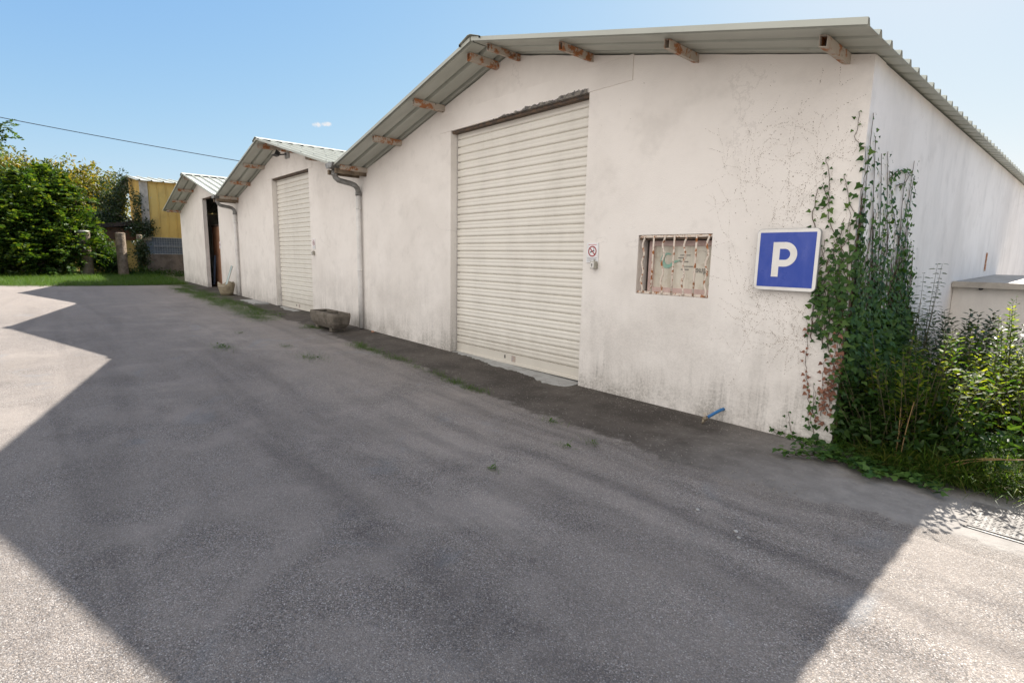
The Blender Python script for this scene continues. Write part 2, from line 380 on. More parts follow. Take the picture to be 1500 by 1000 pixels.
def leaf_mesh(name, shape, P, A, N, L, mat, parent=None):
    P = np.asarray(P, float); A = unit(np.asarray(A, float)); N = np.asarray(N, float)
    N = unit(N - A * (N * A).sum(1, keepdims=True) + 1e-6); B = np.cross(N, A); L = np.asarray(L, float).reshape(-1, 1, 1)
    T = np.array(SHAPES[shape][0]); F = SHAPES[shape][1]; n, k = len(P), len(T)
    V = P[:, None, :] + L * (T[None, :, 0:1] * A[:, None] + T[None, :, 1:2] * B[:, None] + T[None, :, 2:3] * N[:, None])
    me = bpy.data.meshes.new(name); me.vertices.add(n * k); me.vertices.foreach_set('co', V.reshape(-1))
    fl = np.concatenate([np.array(f) for f in F]); tot = np.array([len(f) for f in F]); st = np.concatenate([[0], np.cumsum(tot)[:-1]])
    li = (np.arange(n)[:, None] * k + fl[None]).reshape(-1)
    me.loops.add(len(li)); me.loops.foreach_set('vertex_index', li)
    me.polygons.add(n * len(F))
    me.polygons.foreach_set('loop_start', (np.arange(n)[:, None] * len(fl) + st[None]).reshape(-1))
    me.polygons.foreach_set('loop_total', np.tile(tot, n))
    me.update(calc_edges=True); me.validate()
    return link(name, me, mat, parent)
def rdir(n, up=0.):
    a = rng.normal(size=(n, 3)); a[:, 2] += up; return unit(a)

# ------------------------------------------------------------------ the ground
def sheet(name, xs, ys, dz, mat):
    vs = [(x, y, gz(x) + dz) for y in ys for x in xs]; nx = len(xs)
    fs = [(j * nx + i, j * nx + i + 1, (j + 1) * nx + i + 1, (j + 1) * nx + i) for j in range(len(ys) - 1) for i in range(nx - 1)]
    return structure(MB().add(vs, fs).build(name, mat))
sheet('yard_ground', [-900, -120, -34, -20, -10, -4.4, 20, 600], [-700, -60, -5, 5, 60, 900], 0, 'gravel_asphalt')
def strip(name, front, back, dz, mat, jit=.03, step=.07):
    """ground sheet between a ragged front edge and a back line; UV y = metres from the front edge"""
    fr = []
    for (x0, y0), (x1, y1) in zip(front, front[1:]):
        n = max(1, int((x1 - x0) / (step * (1 + max(0, -x0 - 8) * .15))))
        fr += [(x0 + (x1 - x0) * k / n, y0 + (y1 - y0) * k / n) for k in range(n)]
    fr.append(front[-1]); xs = sorted(set([p[0] for p in fr] + [x for x in (-34, -4.4) if front[0][0] < x < front[-1][0]]))
    vs = []; uv = []; w = 0
    for x in xs:
        y = np.interp(x, [p[0] for p in fr], [p[1] for p in fr]); w = .7 * w + random.uniform(-jit, jit); yb = np.interp(x, [p[0] for p in back], [p[1] for p in back])
        vs += [(x, y + w, gz(x) + .0006), (x, yb, gz(x) + dz)]; uv += [(x, 0), (x, yb - y - w)]
    o = structure(MB().add(vs, [(2 * i, 2 * i + 2, 2 * i + 3, 2 * i + 1) for i in range(len(xs) - 1)]).build(name, mat))
    ul = o.data.uv_layers.new(name='UVMap')
    for lp in o.data.loops: ul.data[lp.index].uv = uv[lp.vertex_index]
    return o
APRON = [(-27.6, 4.45), (-20, 4.3), (-11, 4.25), (-7.6, 4.08), (-4.95, 3.9), (-3.2, 3.79), (-2.1, 3.70), (-1.3, 3.80), (-.8, 3.95), (-.2, 4.02), (2.5, 4.1)]
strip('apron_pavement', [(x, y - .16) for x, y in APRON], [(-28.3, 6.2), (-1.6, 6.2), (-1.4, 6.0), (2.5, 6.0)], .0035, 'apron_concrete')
strip('planting_soil', [(-1.46, 4.98), (-1.1, 4.72), (-.75, 4.78), (-.45, 4.98), (0., 5.15), (2.5, 5.3)], [(-1.46, 9.3), (2.5, 9.3)], .03, 'soil', .02)
strip('verge_ground', [(-60, -3.5), (-30, -2.5), (-26.6, -1.2), (-26., .5), (-25.6, 2.2), (-25.3, 4.2), (-25., 4.6)], [(-60, 12), (-28.4, 12), (-28.2, 4.9), (-25., 4.8)], .008, 'verge_soil', .12, .25)
# pale worn concrete under the shutters
strip('near_threshold', [(-7.28, 5.12), (-6.6, 5.08), (-6.2, 4.98), (-5.6, 5.0), (-5.2, 4.88), (-4.9, 4.86), (-4.75, 4.78), (-4.5, 4.92)], [(-7.28, 5.3), (-4.5, 5.3)], .009, 'pale_concrete', .035, .03)
strip('far_threshold', [(-15.6, 5.05), (-14.9, 4.95), (-14.2, 5.0)], [(-15.6, 5.2), (-14.2, 5.2)], .009, 'pale_concrete', .05, .06)

# ------------------------------------------------------------------ the three gabled warehouses
SL = .248; W = 8.9; YF = 4.48; YB = 27.0
def warehouse(x1, dz, door, window, label, n_pipes, open_door=False):
    x0 = x1 - W; xr = x1 - W / 2; zr = 4.36 + dz; ze = zr - SL * W / 2
    root = thing('white_warehouse', label, 'warehouse', (xr, D, gz(xr)), 'gabled warehouses standing in a row')
    e = .0015
    # front wall with its openings
    out = [(x0 + e, -.3), (x1 - e, -.3), (x1 - e, ze)]
    n = 40                                              # plaster cut a little unevenly under the sheets
    for k in range(1, n):
        x = x1 + (x0 - x1) * k / n; out.append((x, zr - SL * abs(x - xr) - random.uniform(0, .012)))
    out.append((x0 + e, ze))
    d0, d1, dtop = door
    loops = [out, [(d0, -.2), (d0, dtop), (d1, dtop), (d1, -.2)]]
    if window: loops.append([(window[0], window[2]), (window[0], window[3]), (window[1], window[3]), (window[1], window[2])])
    TH = .14 if open_door else .28
    wall = fill2d(loops, onwall(D + TH / 2), TH, 'wall', 'stucco', root)
    rest = MB()
    rest.box(x0 + e, x0 + .2, D + TH, YB, -.3, ze - .01)
    rest.box(x1 - .2, x1 - e, D + TH, YB, -.3, ze - .01)
    rest.add([(x0 + .2, YB - .2, -.3), (x1 - .2, YB - .2, -.3), (x1 - .2, YB - .2, ze - .01), (xr, YB - .2, zr - .03), (x0 + .2, YB - .2, ze - .01)], [(0, 1, 2, 3, 4)])
    me2 = bpy.data.meshes.new('m'); me2.from_pydata(rest.v, [], rest.f)
    bm = bmesh.new(); bm.from_mesh(wall.data); bm.from_mesh(me2); bm.to_mesh(wall.data); bm.free(); bpy.data.meshes.remove(me2)
    # trapezoid sheet roofing: one closed profile per slope
    prof = []; y = YF
    while y < YB + .3:
        prof += [(y, 0), (y + .0, .045), (y + .03, .045), (y + .055, 0)] if not prof else [(y - .012, 0), (y + .012, .045), (y + .04, .045), (y + .065, 0)]
        y += .2745
    roof = MB()
    for sgn in (-1, 1):
        ex = xr + sgn * (W / 2 + .14); zt = zr + .006; zl = zt - SL * (W / 2 + .14)
        xs = xr + sgn * .012
        if (sgn == -1) : ex = xr - (W / 2 + .02); zl = zt - SL * (W / 2 + .02)
        if x1 < -5 and sgn == 1: ex = xr + (W / 2 - .10); zl = zt - SL * (W / 2 - .10)
        m = len(prof); th = .004; vs = []
        for (X, Z) in ((xs, zt), (ex, zl)):
            sk = -.075 if (X == ex and sgn == 1 and x1 > -5) else 0.
            vs += [(X, p[0] + sk, Z + p[1]) for p in prof] + [(X, p[0] + sk + .002, Z + p[1] + th) for p in prof]
        fs = []
        for i in range(m - 1):
            fs += [(i, i + 1, 2 * m + i + 1, 2 * m + i), (m + i, 3 * m + i, 3 * m + i + 1, m + i + 1),
                   (2 * m + i, 2 * m + i + 1, 3 * m + i + 1, 3 * m + i), (i, m + i, m + i + 1, i + 1)]
        fs += [(0, 2 * m, 3 * m, m), (m - 1, 2 * m - 1, 4 * m - 1, 3 * m - 1)]
        if sgn == 1: fs = [f[::-1] for f in fs]
        roof.add(vs, fs)
    rf = roof.build('roof', 'roof_sheet', root)
    cap = MB(); cw = .21; zc = zr + .058
    pts = [(xr - cw, zc - SL * cw - .028), (xr - cw, zc - SL * cw), (xr - .03, zc + .012), (xr + .03, zc + .012), (xr + cw, zc - SL * cw), (xr + cw, zc - SL * cw - .028)]
    m = len(pts)
    vs = [(p[0], y, p[1]) for y in (YF - .03, YB + .3) for p in pts] + [(p[0], y, p[1] + .004) for y in (YF - .03, YB + .3) for p in pts]
    fs = [(i, i + 1, m + i + 1, m + i) for i in range(m - 1)] + [(2 * m + i, 3 * m + i, 3 * m + i + 1, 2 * m + i + 1) for i in range(m - 1)] + [(i, 2 * m + i, 2 * m + i + 1, i + 1) for i in range(m - 1)]
    cap.add(vs, fs); cap.build('ridge_cap', 'roof_sheet', rf)
    # screws that hold the sheets
    sc = MB()
    for sgn in (-1, 1):
        for k in range(60):
            yy = YF + .026 + .2745 * k
            if yy > YB: break
            for off in (1.5, 2.9, 4.2):
                X = xr + sgn * off; Z = zr + .006 + .05 - SL * off
                sc.box(X - .01, X + .01, yy - .01, yy + .01, Z - .004, Z + .012)
    sc.build('roof_screw', 'zinc', rf)['kind'] = 'stuff'
    # square-tube purlins that stick out under the verge
    for off in ((-4.25, -2.9, -1.55, -.22, .22, 1.5, 2.87, 4.24)):
        X = xr + off; zc_ = zr - SL * abs(off) + .003
        sh = SL * (1 if off > 0 else -1)
        b = .03; h = .085; t_ = .005; ya = 4.60 + random.uniform(-.03, .03); yb = D + .05
        mb = MB()
        def q(u, w): return (X + u, zc_ - abs(0) - sh * u - w)
        o_ = [q(-b, .0), q(b, .0), q(b, h), q(-b, h)]; i_ = [q(-b + t_, t_), q(b - t_, t_), q(b - t_, h - t_), q(-b + t_, h - t_)]
        vs = [(p[0], y, p[1]) for y in (ya, yb) for p in o_] + [(p[0], y, p[1]) for y in (ya, ya + .45) for p in i_]
        fs = [(k, (k + 1) % 4, 4 + (k + 1) % 4, 4 + k) for k in range(4)]
        fs += [(8 + k, 12 + k, 12 + (k + 1) % 4, 8 + (k + 1) % 4) for k in range(4)] + [(12, 13, 14, 15)]
        fs += [(k, 8 + k, 8 + (k + 1) % 4, (k + 1) % 4) for k in range(4)]
        mb.add(vs, fs); mb.build('purlin', 'rusty_steel', root)
    # plaster band over the opening
    MB().box(d0 - .30, d1 + .62 if x1 > -5 else d1 + .25, D - .010, D + .02, dtop - .004, dtop + .27).build('lintel', 'lintel_plaster' if x1 > -5 else 'stucco', root, .006)
    MB().box(d0 + .002, d1 - .002, D + .03, D + .12, dtop - .042, dtop - .004).build('lintel_angle', 'rust_dark', root)
    if not open_door:
        yd = D + .135; z0 = gz((d0 + d1) / 2) + .012; zt = dtop + .02
        pr = [(yd, z0), (yd - .018, z0), (yd - .018, z0 + .03), (yd - .004, z0 + .035), (yd - .004, z0 + .155)]
        z = z0 + .158; p_ = .1165
        while z < zt:                                   # two soft beads and one deep joint per slat
            jit_ = random.gauss(0, .0016)
            for f, o_ in ((0, .018), (.04, .018), (.06, .004), (.15, -.006), (.30, -.009), (.44, -.0065), (.52, -.0045), (.60, -.0065), (.75, -.009), (.90, -.006), (.98, .004)):
                pr.append((yd + o_ + jit_, z + f * p_))
            z += p_
        vs = [(x, a, b) for x in (d0 + .012, d1 - .012) for a, b in pr]; m = len(pr)
        door_o = MB().add(vs, [(i, i + m, i + m + 1, i + 1) for i in range(m - 1)]).build('roller_door', 'shutter_cream', root)
        for a, b in ((d0, d0 + .055), (d1 - .055, d1)):
            MB().box(a + .002, b - .002, D + .145, D + .20, z0 - .05, dtop).build('guide_rail', 'dark_board', door_o)
        xm = d0 + (d1 - d0) * .44
        MB().box(xm - .008, xm + .008, yd - .012, yd, z0 + .075, z0 + .125).build('lock', 'ink', door_o)
        MB().box(xm + .15, xm + .235, yd - .007, yd, z0 + .045, z0 + .135).build('sticker', 'sticker', door_o)
    # rainwater goods in the valley on the right (or left for the first)
    if n_pipes:
        px = x1 - .06; zt = ze - .02
        g = MB()                                       # valley gutter: a folded trough between two roofs
        gp = [(-.17, .06), (-.11, -.03), (.11, -.03), (.17, .06)]
        vs = [(px + .06 + a, y, zt + b - o_) for o_ in (0, .006) for y in (4.44, YB) for a, b in gp]
        fs = [(k, k + 1, 4 + k + 1, 4 + k) for k in range(3)] + [(8 + k, 12 + k, 12 + k + 1, 8 + k + 1) for k in range(3)] + [(k, 8 + k, 8 + k + 1, k + 1) for k in range(3)]
        fs += [(0, 3, 2, 1)]
        g.add(vs, fs); gut = g.build('valley_gutter', 'zinc', root)
        for o_ in (-.16, .16):
            MB().box(px + .06 + o_ - .035, px + .06 + o_ + .035, 4.5, D + .05, zt - .135, zt - .05).build('valley_beam', 'old_wood', root)
        rr = .052; c = [(px, 4.58, zt - .04), (px, 4.58, zt - .12), (px, 4.60, zt - .19), (px, 4.66, zt - .235), (px, 4.74, zt - .25), (px, 4.92, zt - .275), (px, 5.0, zt - .30), (px, 5.055, zt - .35), (px, 5.07, zt - .42), (px, 5.07, zt - .50)]
        dp = MB().tube(c, rr, 14).build('downpipe', 'zinc', root)
        zb = gz(px) + .02
        MB().tube([(px, 5.07, zt - .47), (px, 5.07, zt - 1.4), (px, 5.07, zt - 2.3), (px, 5.07, zb)], rr * .93, 14).build('pipe_shaft', 'white_pipe', dp)
        for z in (zt - .75, zt - 2.0):
            MB().lathe([(rr * .93, -.014), (rr * 1.03, -.014), (rr * 1.03, .014), (rr * .93, .014)], (px, 5.07, z), 14).box(px - .01, px + .01, 5.1, D, z - .012, z + .012).build('pipe_clip', 'white_pipe', dp)
        for z in (zt - .13, zt - .46):
            MB().lathe([(rr, -.03), (rr * 1.13, -.03), (rr * 1.13, .03), (rr, .03)], (px, 4.58 if z > zt - .2 else 5.07, z), 14).build('pipe_collar', 'zinc', dp)
    return root, ze
near, ze = warehouse(-1.5, 0, (-7.31, -4.46, 3.575), (-3.65, -2.765, 1.24, 1.89), 'nearest and largest-looking white gabled warehouse with barred window and parking sign', False)
mid, _ = warehouse(-10.4, .06, (-15.85, -13.2, 3.64), None, 'middle white gabled warehouse, shutter closed, floodlight under its gable', True)
farw, _ = warehouse(-19.3, .10, (-23.95, -21.7, 3.66), None, 'farthest white gabled warehouse whose dark doorway stands open', True, True)
# a roller of sheet filler closes the first valley seen from the near side is the middle building's own gutter

# the barred window of the near warehouse ---------------------------------------
wx0, wx1, wz0, wz1 = -3.65, -2.765, 1.24, 1.89
yw = D + .16
fr_o = [(wx0 + .06, wz0 + .02), (wx1 - .002, wz0 + .02), (wx1 - .002, wz1 - .06), (wx0 + .06, wz1 - .06)]
fr_i = [(wx0 + .115, wz0 + .075), (wx0 + .115, wz1 - .115), (wx1 - .03, wz1 - .115), (wx1 - .03, wz0 + .075)]
win = fill2d([fr_o, fr_i], onwall(yw), .05, 'window', 'pink_paint', near)
MB().box(wx0 + .10, wx1 - .02, yw + .005, yw + .011, wz0 + .06, wz1 - .10).build('pane', 'dusty_glass', win)
MB().box(wx0 + .001, wx1 - .001, yw + .03, yw + .10, wz0 + .001, wz1 - .001).build('backing_board', 'dark_board', win)
MB().box(wx0 + .002, wx1 - .002, D + .02, yw - .01, wz1 - .05, wz1 - .002).build('head_board', 'rust_dark', win)
for z in (wz0 + .018, wz1 - .018):
    MB().box(wx0 + .02, wx1 - .004, D + .004, D + .024, z - .013, z + .013).build('grille_rail', 'rusty_bars', win, .003)
for k in range(7):
    bx = wx0 + .075 + k * (wx1 - wx0 - .115) / 6
    if k % 2 == 0:
        ph = random.uniform(0, .6)
        pts = [(bx + .0125 * math.sin(2 * math.pi * 3.2 * f + ph), D - .002, wz0 + .012 + (wz1 - wz0 - .024) * f) for f in np.linspace(0, 1, 40)]
    else: pts = [(bx, D - .002, wz0 + .012 + (wz1 - wz0 - .024) * f) for f in np.linspace(0, 1, 4)]
    MB().tube(pts, .0108, 8).build('security_bar', 'rusty_bars', win)
# remains of a sticker on the glass: green swirl and lettering read from behind
cx, cz = wx0 + .285, wz0 + .375
sw = [(cx + .085 * math.cos(a), cz + .085 * math.sin(a)) for a in np.linspace(R(60), R(330), 26)] + [(cx + .012 + .05 * math.cos(a), cz + .012 + .056 * math.sin(a)) for a in np.linspace(R(330), R(60), 26)]
fill2d([sw], onwall(yw - .002), .003, 'sticker_swirl', 'green_ink', win)
fill2d([[(cx + .06, cz - .035), (cx + .15, cz - .005), (cx + .165, cz + .01), (cx + .07, cz + .0)]], onwall(yw - .0025), .003, 'sticker_tail', 'green_ink', win)
Mt = onwall(yw - .002) @ Matrix.Translation((wx0 + .70, wz0 + .255, 0)) @ Matrix.Diagonal((-.095, .095, 1, 1))
text2d('que', Mt, .003, 'sticker_lettering', 'letter_ink', win)
for (u, v, w_, h_) in ((.34, .40, .09, .012), (.36, .43, .12, .01), (.36, .36, .10, .012), (.40, .31, .12, .01), (.38, .275, .09, .014)):
    MB().box(wx0 + u + .08, wx0 + u + .08 + w_, yw - .001, yw + .004, wz0 + v, wz0 + v + h_).build('sticker_stroke', 'letter_ink', win)

# open doorway of the far warehouse: boards and a pole stored inside
t = thing('stored_panel', 'tall brown panel leaning inside the dark open doorway', 'panel', (-24., 5.6, .25))
MB().box(-24.75, -23.3, 5.60, 5.66, .26, 2.62).build('board', 'brown_board', t)
MB().box(-24.77, -23.29, 5.58, 5.67, 2.622, 2.70).build('top_rail', 'dark_board', t)
t = thing('steel_pole', 'slim blue pole leaning inside the open doorway before the brown panel', 'pole', (-24.35, 5.46, .25))
MB().tube([(-24.35, 5.46, .27), (-24.42, 5.575, 1.5)], .04, 8).build('shaft', 'blue_steel', t)
MB().tube([(-24.349, 5.455, .25), (-24.353, 5.467, .33)], .047, 8).build('foot', 'black_plastic', t)

# ------------------------------------------------------------------ fittings on the facades
def switch(x, z, label):
    r = thing('key_switch', label, 'key switch', (x, D, z), 'key switches beside the shutters')
    MB().box(x - .038, x + .038, D - .062, D, z - .045, z + .045).build('housing', 'steel_box', r, .005)
    MB().box(x - .030, x + .022, D - .066, D - .0625, z - .036, z + .036).build('faceplate', 'sign_white', r)
    fill2d([circle(x - .004, z + .008, .0085, 14)], onwall(D - .068), .003, 'keyhole', 'ink', r)
    MB().box(x - .0075, x - .0005, D - .0695, D - .0665, z - .022, z + .004).build('key_slot', 'ink', r)
    MB().tube([(x, D - .03, z + .045), (x, D - .03, z + .07)], .007, 8).build('cable_gland', 'steel_box', r)
switch(-4.255, 1.545, 'small metal key switch box under the no smoking notice')
switch(-13.0, 1.62 + .02, 'small metal key switch box beside the middle closed shutter')
def notice(x0, x1, z0, z1, label, grp=None):
    r = thing('notice', label, 'notice', ((x0 + x1) / 2, D, z0), grp); w = x1 - x0; h = z1 - z0; y = D - .006
    MB().box(x0, x1, D - .012, D - .002, z0, z1).build('plate', 'paper', r)
    cx, cz, q = (x0 + x1) / 2, z0 + h * .57, w * .36
    ya = D - .0135
    fill2d([circle(cx, cz, q), circle(cx, cz, q * .8)], onwall(ya), .002, 'prohibition_ring', 'red_ink', r)
    M = onwall(ya - .0012) @ Matrix.Translation((cx, cz, 0)) @ Matrix.Rotation(R(-45), 4, 'Z')
    fill2d([[(-q * .9, -q * .09), (q * .9, -q * .09), (q * .9, q * .09), (-q * .9, q * .09)]], M, .002, 'prohibition_bar', 'red_ink', r)
    M2 = onwall(ya + .0002) @ Matrix.Translation((cx, cz, 0)) @ Matrix.Rotation(R(20), 4, 'Z')
    fill2d([[(-q * .6, -q * .09), (q * .5, -q * .09), (q * .5, q * .09), (-q * .6, q * .09)]], M2, .0015, 'cigarette', 'ink', r)
    fill2d([[(q * .3, q * .2), (q * .45, q * .4), (q * .35, q * .6), (q * .5, q * .62), (q * .6, q * .4), (q * .42, q * .2)]], M2, .0015, 'cigarette_smoke', 'grey_ink', r)
    hd = MB().box(x0 + w * .15, x1 - w * .15, ya, ya + .0012, z1 - h * .11, z1 - h * .08); hd.build('heading_line', 'pink_ink', r)
    ln = MB()
    for k, (a, b) in enumerate(((.08, .92), (.08, .85), (.08, .9), (.08, .4))):
        ln.box(x0 + w * a, x0 + w * b, ya, ya + .0012, z0 + h * (.23 - .055 * k), z0 + h * (.245 - .055 * k))
    ln.build('small_print', 'grey_ink', r)
notice(-4.395, -4.215, 1.575, 1.81, 'white no smoking notice with red prohibition ring beside the big shutter')
notice(-13.08, -12.92, 1.74, 1.98, 'tiny white no smoking notice beside the middle warehouse shutter')
notice(-21.75, -21.6, 1.75, 2.0, 'small white notice on the wall right of the open doorway')

# the blue parking sign
sx0, sx1, sz0, sz1 = -2.285, -1.742, 1.362, 1.915; sw_ = sx1 - sx0; sh_ = sz1 - sz0
sg = thing('parking_sign', 'square blue parking sign with white P and rounded white border on wall', 'parking sign', ((sx0 + sx1) / 2, D, sz0))
fill2d([rrect(sx0, sx1, sz0, sz1, .045)], onwall(D - .045), .03, 'tray', 'sign_back', sg)
fill2d([rrect(sx0 + .003, sx1 - .003, sz0 + .003, sz1 - .003, .043)], onwall(D - .0615), .002, 'border', 'sign_white', sg)
fill2d([rrect(sx0 + .031, sx1 - .031, sz0 + .033, sz1 - .033, .003)], onwall(D - .0635), .0015, 'panel', 'sign_blue', sg)
def P_(u, v): return (sx0 + u * sw_, sz1 - v * sh_)
xs, xe, vt, vb, st = .285, .675, .215, .775, .112
rO = .197; cv = vt + rO; cxu = xe - rO
outer = [P_(xs, vb), P_(xs + st, vb), P_(xs + st, vt + 2 * rO), P_(cxu, vt + 2 * rO)] + [P_(cxu + rO * math.cos(a), cv + rO * math.sin(a)) for a in np.linspace(R(90), R(-90), 22)][1:] + [P_(xs, vt)]
rI = rO - st + .004
inner = [P_(xs + st, cv + rI), P_(cxu, cv + rI)] + [P_(cxu + rI * math.cos(a), cv + rI * math.sin(a)) for a in np.linspace(R(90), R(-90), 18)][1:] + [P_(xs + st, cv - rI)]
fill2d([outer, inner], onwall(D - .0650), .0012, 'letter_p', 'sign_white', sg)
for v in (.25, .75): MB().box(sx0 + .15, sx1 - .15, D - .03, D, sz0 + sh_ * v - .015, sz0 + sh_ * v + .015).build('bracket', 'sign_back', sg)

# blue water tap by the ground
t = thing('water_tap', 'short blue pipe with small tap sticking out low on the wall', 'tap', (-2.52, D, .05))
MB().tube([(-2.50, D + .02, .135), (-2.51, D - .05, .13), (-2.54, D - .12, .10), (-2.575, D - .20, .06)], .0155, 10).build('pipe', 'tap_blue', t)
MB().tube([(-2.575, D - .195, .062), (-2.59, D - .235, .045)], .024, 10).tube([(-2.588, D - .23, .05), (-2.59, D - .24, .008)], .013, 8).build('valve', 'brass', t)
MB().tube([(-2.583, D - .215, .06), (-2.583, D - .215, .10)], .008, 6).box(-2.605, -2.561, D - .223, D - .207, .098, .112).build('handle', 'rusty_steel', t)

# floodlight below the middle gable
t = thing('floodlight', 'black floodlight on a pale board under the middle gable', 'floodlight', (-14.6, D, 4.2))
MB().box(-14.62, -14.38, D - .045, D - .002, 4.02, 4.30).build('mount_board', 'pale_concrete', t, .004)
MB().tube([(-14.5, D - .04, 4.12), (-14.56, D - .16, 4.10), (-14.6, D - .2, 4.10)], .016, 8).build('bracket_arm', 'black_plastic', t)
Mx = Matrix.Translation((-14.62, D - .30, 4.12)) @ Matrix.Rotation(R(-22), 4, 'X')
MB().add([Mx @ Vector(p) for p in [(-.14, -.02, -.05), (.14, -.02, -.05), (.14, -.02, .08), (-.14, -.02, .08), (-.10, .11, -.03), (.10, .11, -.03), (.10, .11, .06), (-.10, .11, .06)]],
         [(0, 1, 2, 3), (4, 7, 6, 5), (0, 4, 5, 1), (1, 5, 6, 2), (2, 6, 7, 3), (3, 7, 4, 0)]).build('lamp_housing', 'black_plastic', t, .008)
MB().box(-.12, .12, -.026, -.021, -.035, .065, Mx).build('lamp_glass', 'steel_box', t)

# concrete trough
t = thing('concrete_trough', 'mossy concrete planting trough with two hollows beside the downpipe', 'planter', (-10.75, 4.5, gz(-10.75)))
x0, x1, y0, y1 = -11.33, -10.13, 4.30, 4.72; zb = gz(-10.7) + .06; zt = zb + .31
bm = bmesh.new()
def ring(i, z): return [bm.verts.new((x, y, z)) for x, y in rrect(x0 + i, x1 - i, y0 + i * .9, y1 - i * .9, max(.04, .09 - i), 4)]
r0, r1, r2, r3 = ring(.10, zb), ring(.03, zb + .10), ring(.0, zt - .05), ring(.012, zt)
for a, b in ((r0, r1), (r1, r2), (r2, r3)):
    for k in range(len(a)): bm.faces.new((a[k], a[(k + 1) % len(a)], b[(k + 1) % len(a)], b[k]))
bm.faces.new(r0[::-1]); me = bpy.data.meshes.new('body'); bm.to_mesh(me); bm.free(); link('body', me, 'trough_concrete', t)
xm = (x0 + x1) / 2
holes = [[(x0 + .07, y0 + .06), (x0 + .07, y1 - .06), (xm - .04, y1 - .06), (xm - .04, y0 + .06)], [(xm + .04, y0 + .06), (xm + .04, y1 - .06), (x1 - .07, y1 - .06), (x1 - .07, y0 + .06)]]
fill2d([rrect(x0 + .012, x1 - .012, y0 + .011, y1 - .011, .08, 4)] + holes, Matrix.Translation((0, 0, zt - .02)), .042, 'rim', 'trough_concrete', t)
for h in holes: MB().add([(*h[0], zt - .06), (*h[3], zt - .06), (*h[2], zt - .06), (*h[1], zt - .06)], [(0, 1, 2, 3)]).build('earth_fill', 'soil', t)
for a in (x0 + .2, x1 - .32): MB().box(a, a + .12, y0 + .07, y1 - .07, zb - .062, zb + .01).build('foot', 'trough_concrete', t, .01)

# broken bucket with a strip standing in it
bx, by = -19.78, 4.80; bz = gz(bx)
t = thing('broken_bucket', 'cracked beige plastic bucket with ragged rim below the far downpipe', 'bucket', (bx, by, bz))
n = 40; vs = []; fs = []
rim = [.40 + .05 * math.sin(3 * 2 * math.pi * k / n) + (-.14 if 24 < k < 29 else 0) + random.uniform(-.012, .012) for k in range(n)]
for lev in range(5):
    for k in range(n):
        a = 2 * math.pi * k / n; f = lev / 4; r = .185 + .075 * f; vs.append((bx + r * math.cos(a), by + r * math.sin(a), bz + .006 + rim[k] * f))
for lev in range(4): fs += [(lev * n + k, lev * n + (k + 1) % n, (lev + 1) * n + (k + 1) % n, (lev + 1) * n + k) for k in range(n)]
o = MB().add(vs, fs, True).add([vs[k] for k in range(n)], [tuple(range(n))[::-1]]).build('shell', 'bucket_plastic', t)
md = o.modifiers.new('wall', 'SOLIDIFY'); md.thickness = .012
MB().lathe([(.0, 0), (.23, 0)], (bx, by, bz + .24), 24).build('rubble_fill', 'soil', t)
MB().tube([(bx + .245 * math.cos(a), by + .245 * math.sin(a), bz + .31) for a in np.linspace(-2.6, -.4, 16)], .012, 6).build('handle', 'rusty_steel', t)
t = thing('glass_strip', 'narrow pale glass strip standing upright in the broken bucket', 'glass strip', (bx, by, bz))
Mx = Matrix.Translation((bx - .05, by - .02, bz + .26)) @ Matrix.Rotation(R(9), 4, 'Y') @ Matrix.Rotation(R(-16), 4, 'X')
MB().box(-.085, .085, -.006, .006, 0, .76, Mx).build('pane', 'grey_board', t)
MB().box(-.094, -.0855, -.009, .009, 0, .76, Mx).box(.0855, .094, -.009, .009, 0, .76, Mx).build('edge_trim', 'trim_grey', t)
# paving slab by the middle shutter
t = tag(MB().box(-17.75, -16.3, 4.66, 5.05, gz(-17) - .03, gz(-17) + .04).build('paving_slab', 'pale_concrete', None, .008), 'pale flat paving slab lying against the wall left of the middle shutter', 'slab')
# chequer-plate cover on the right
t = thing('metal_cover', 'rusty chequer plate cover in the concrete at far right', 'cover', (0., 4.5, .005))
cxy = [(-.44, 4.24), (1.0, 4.31), (1.0, 4.78), (-.47, 4.72)]
MB().box(-.455, 1.0, 4.222, 4.2385, .002, .006).build('frame_gap', 'ink', t)
MB().add([(x, y, z) for z in (.002, .012) for x, y in cxy], [(0, 3, 2, 1), (4, 5, 6, 7)] + [(k, (k + 1) % 4, 4 + (k + 1) % 4, 4 + k) for k in range(4)]).build('plate', 'cover_steel', t)
mb = MB()
for i in range(46):
    for j in range(15):
        x, y = -.42 + i * .03, 4.27 + j * .03
        a = R(45) if (i + j) % 2 else R(-45)
        Mx = Matrix.Translation((x, y, .0135)) @ Matrix.Rotation(a, 4, 'Z'); mb.box(-.010, .010, -.0025, .0025, -.002, .0012, Mx)
mb.build('tread_pattern', 'cover_steel', t)

# the low lean-to on the right
t = thing('lean_to', 'low rendered lean-to with flat sheet roof against the side wall', 'lean-to', (0, 9.4, 0))
MB().box(-1.497, 5, 9.42, 12.9, -.2, 1.36).build('wall', 'stucco', t)
Mx = Matrix.Translation((0, 9.30, 1.362)) @ Matrix.Rotation(R(1.2), 4, 'X')
rf = MB().box(-1.495, 5.1, 0, 3.75, .0, .05, Mx).build('roof', 'zinc', t)
MB().box(-1.494, 5.102, -.012, -.001, -.02, .056, Mx).build('roof_edge', 'trim_grey', rf)
MB().tube([(-1.2, 9.33, 1.33), (-1.2, 9.5, 1.33)], .02, 8).build('pipe_end', 'black_plastic', t)
MB().box(-1.497, -1.482, 11.7, 11.73, 1.55, 1.85).build('wall_bracket', 'rusty_steel', t)

# ------------------------------------------------------------------ ivy on the corner
ZF = 1154 / 300; ZG = 833 / 300
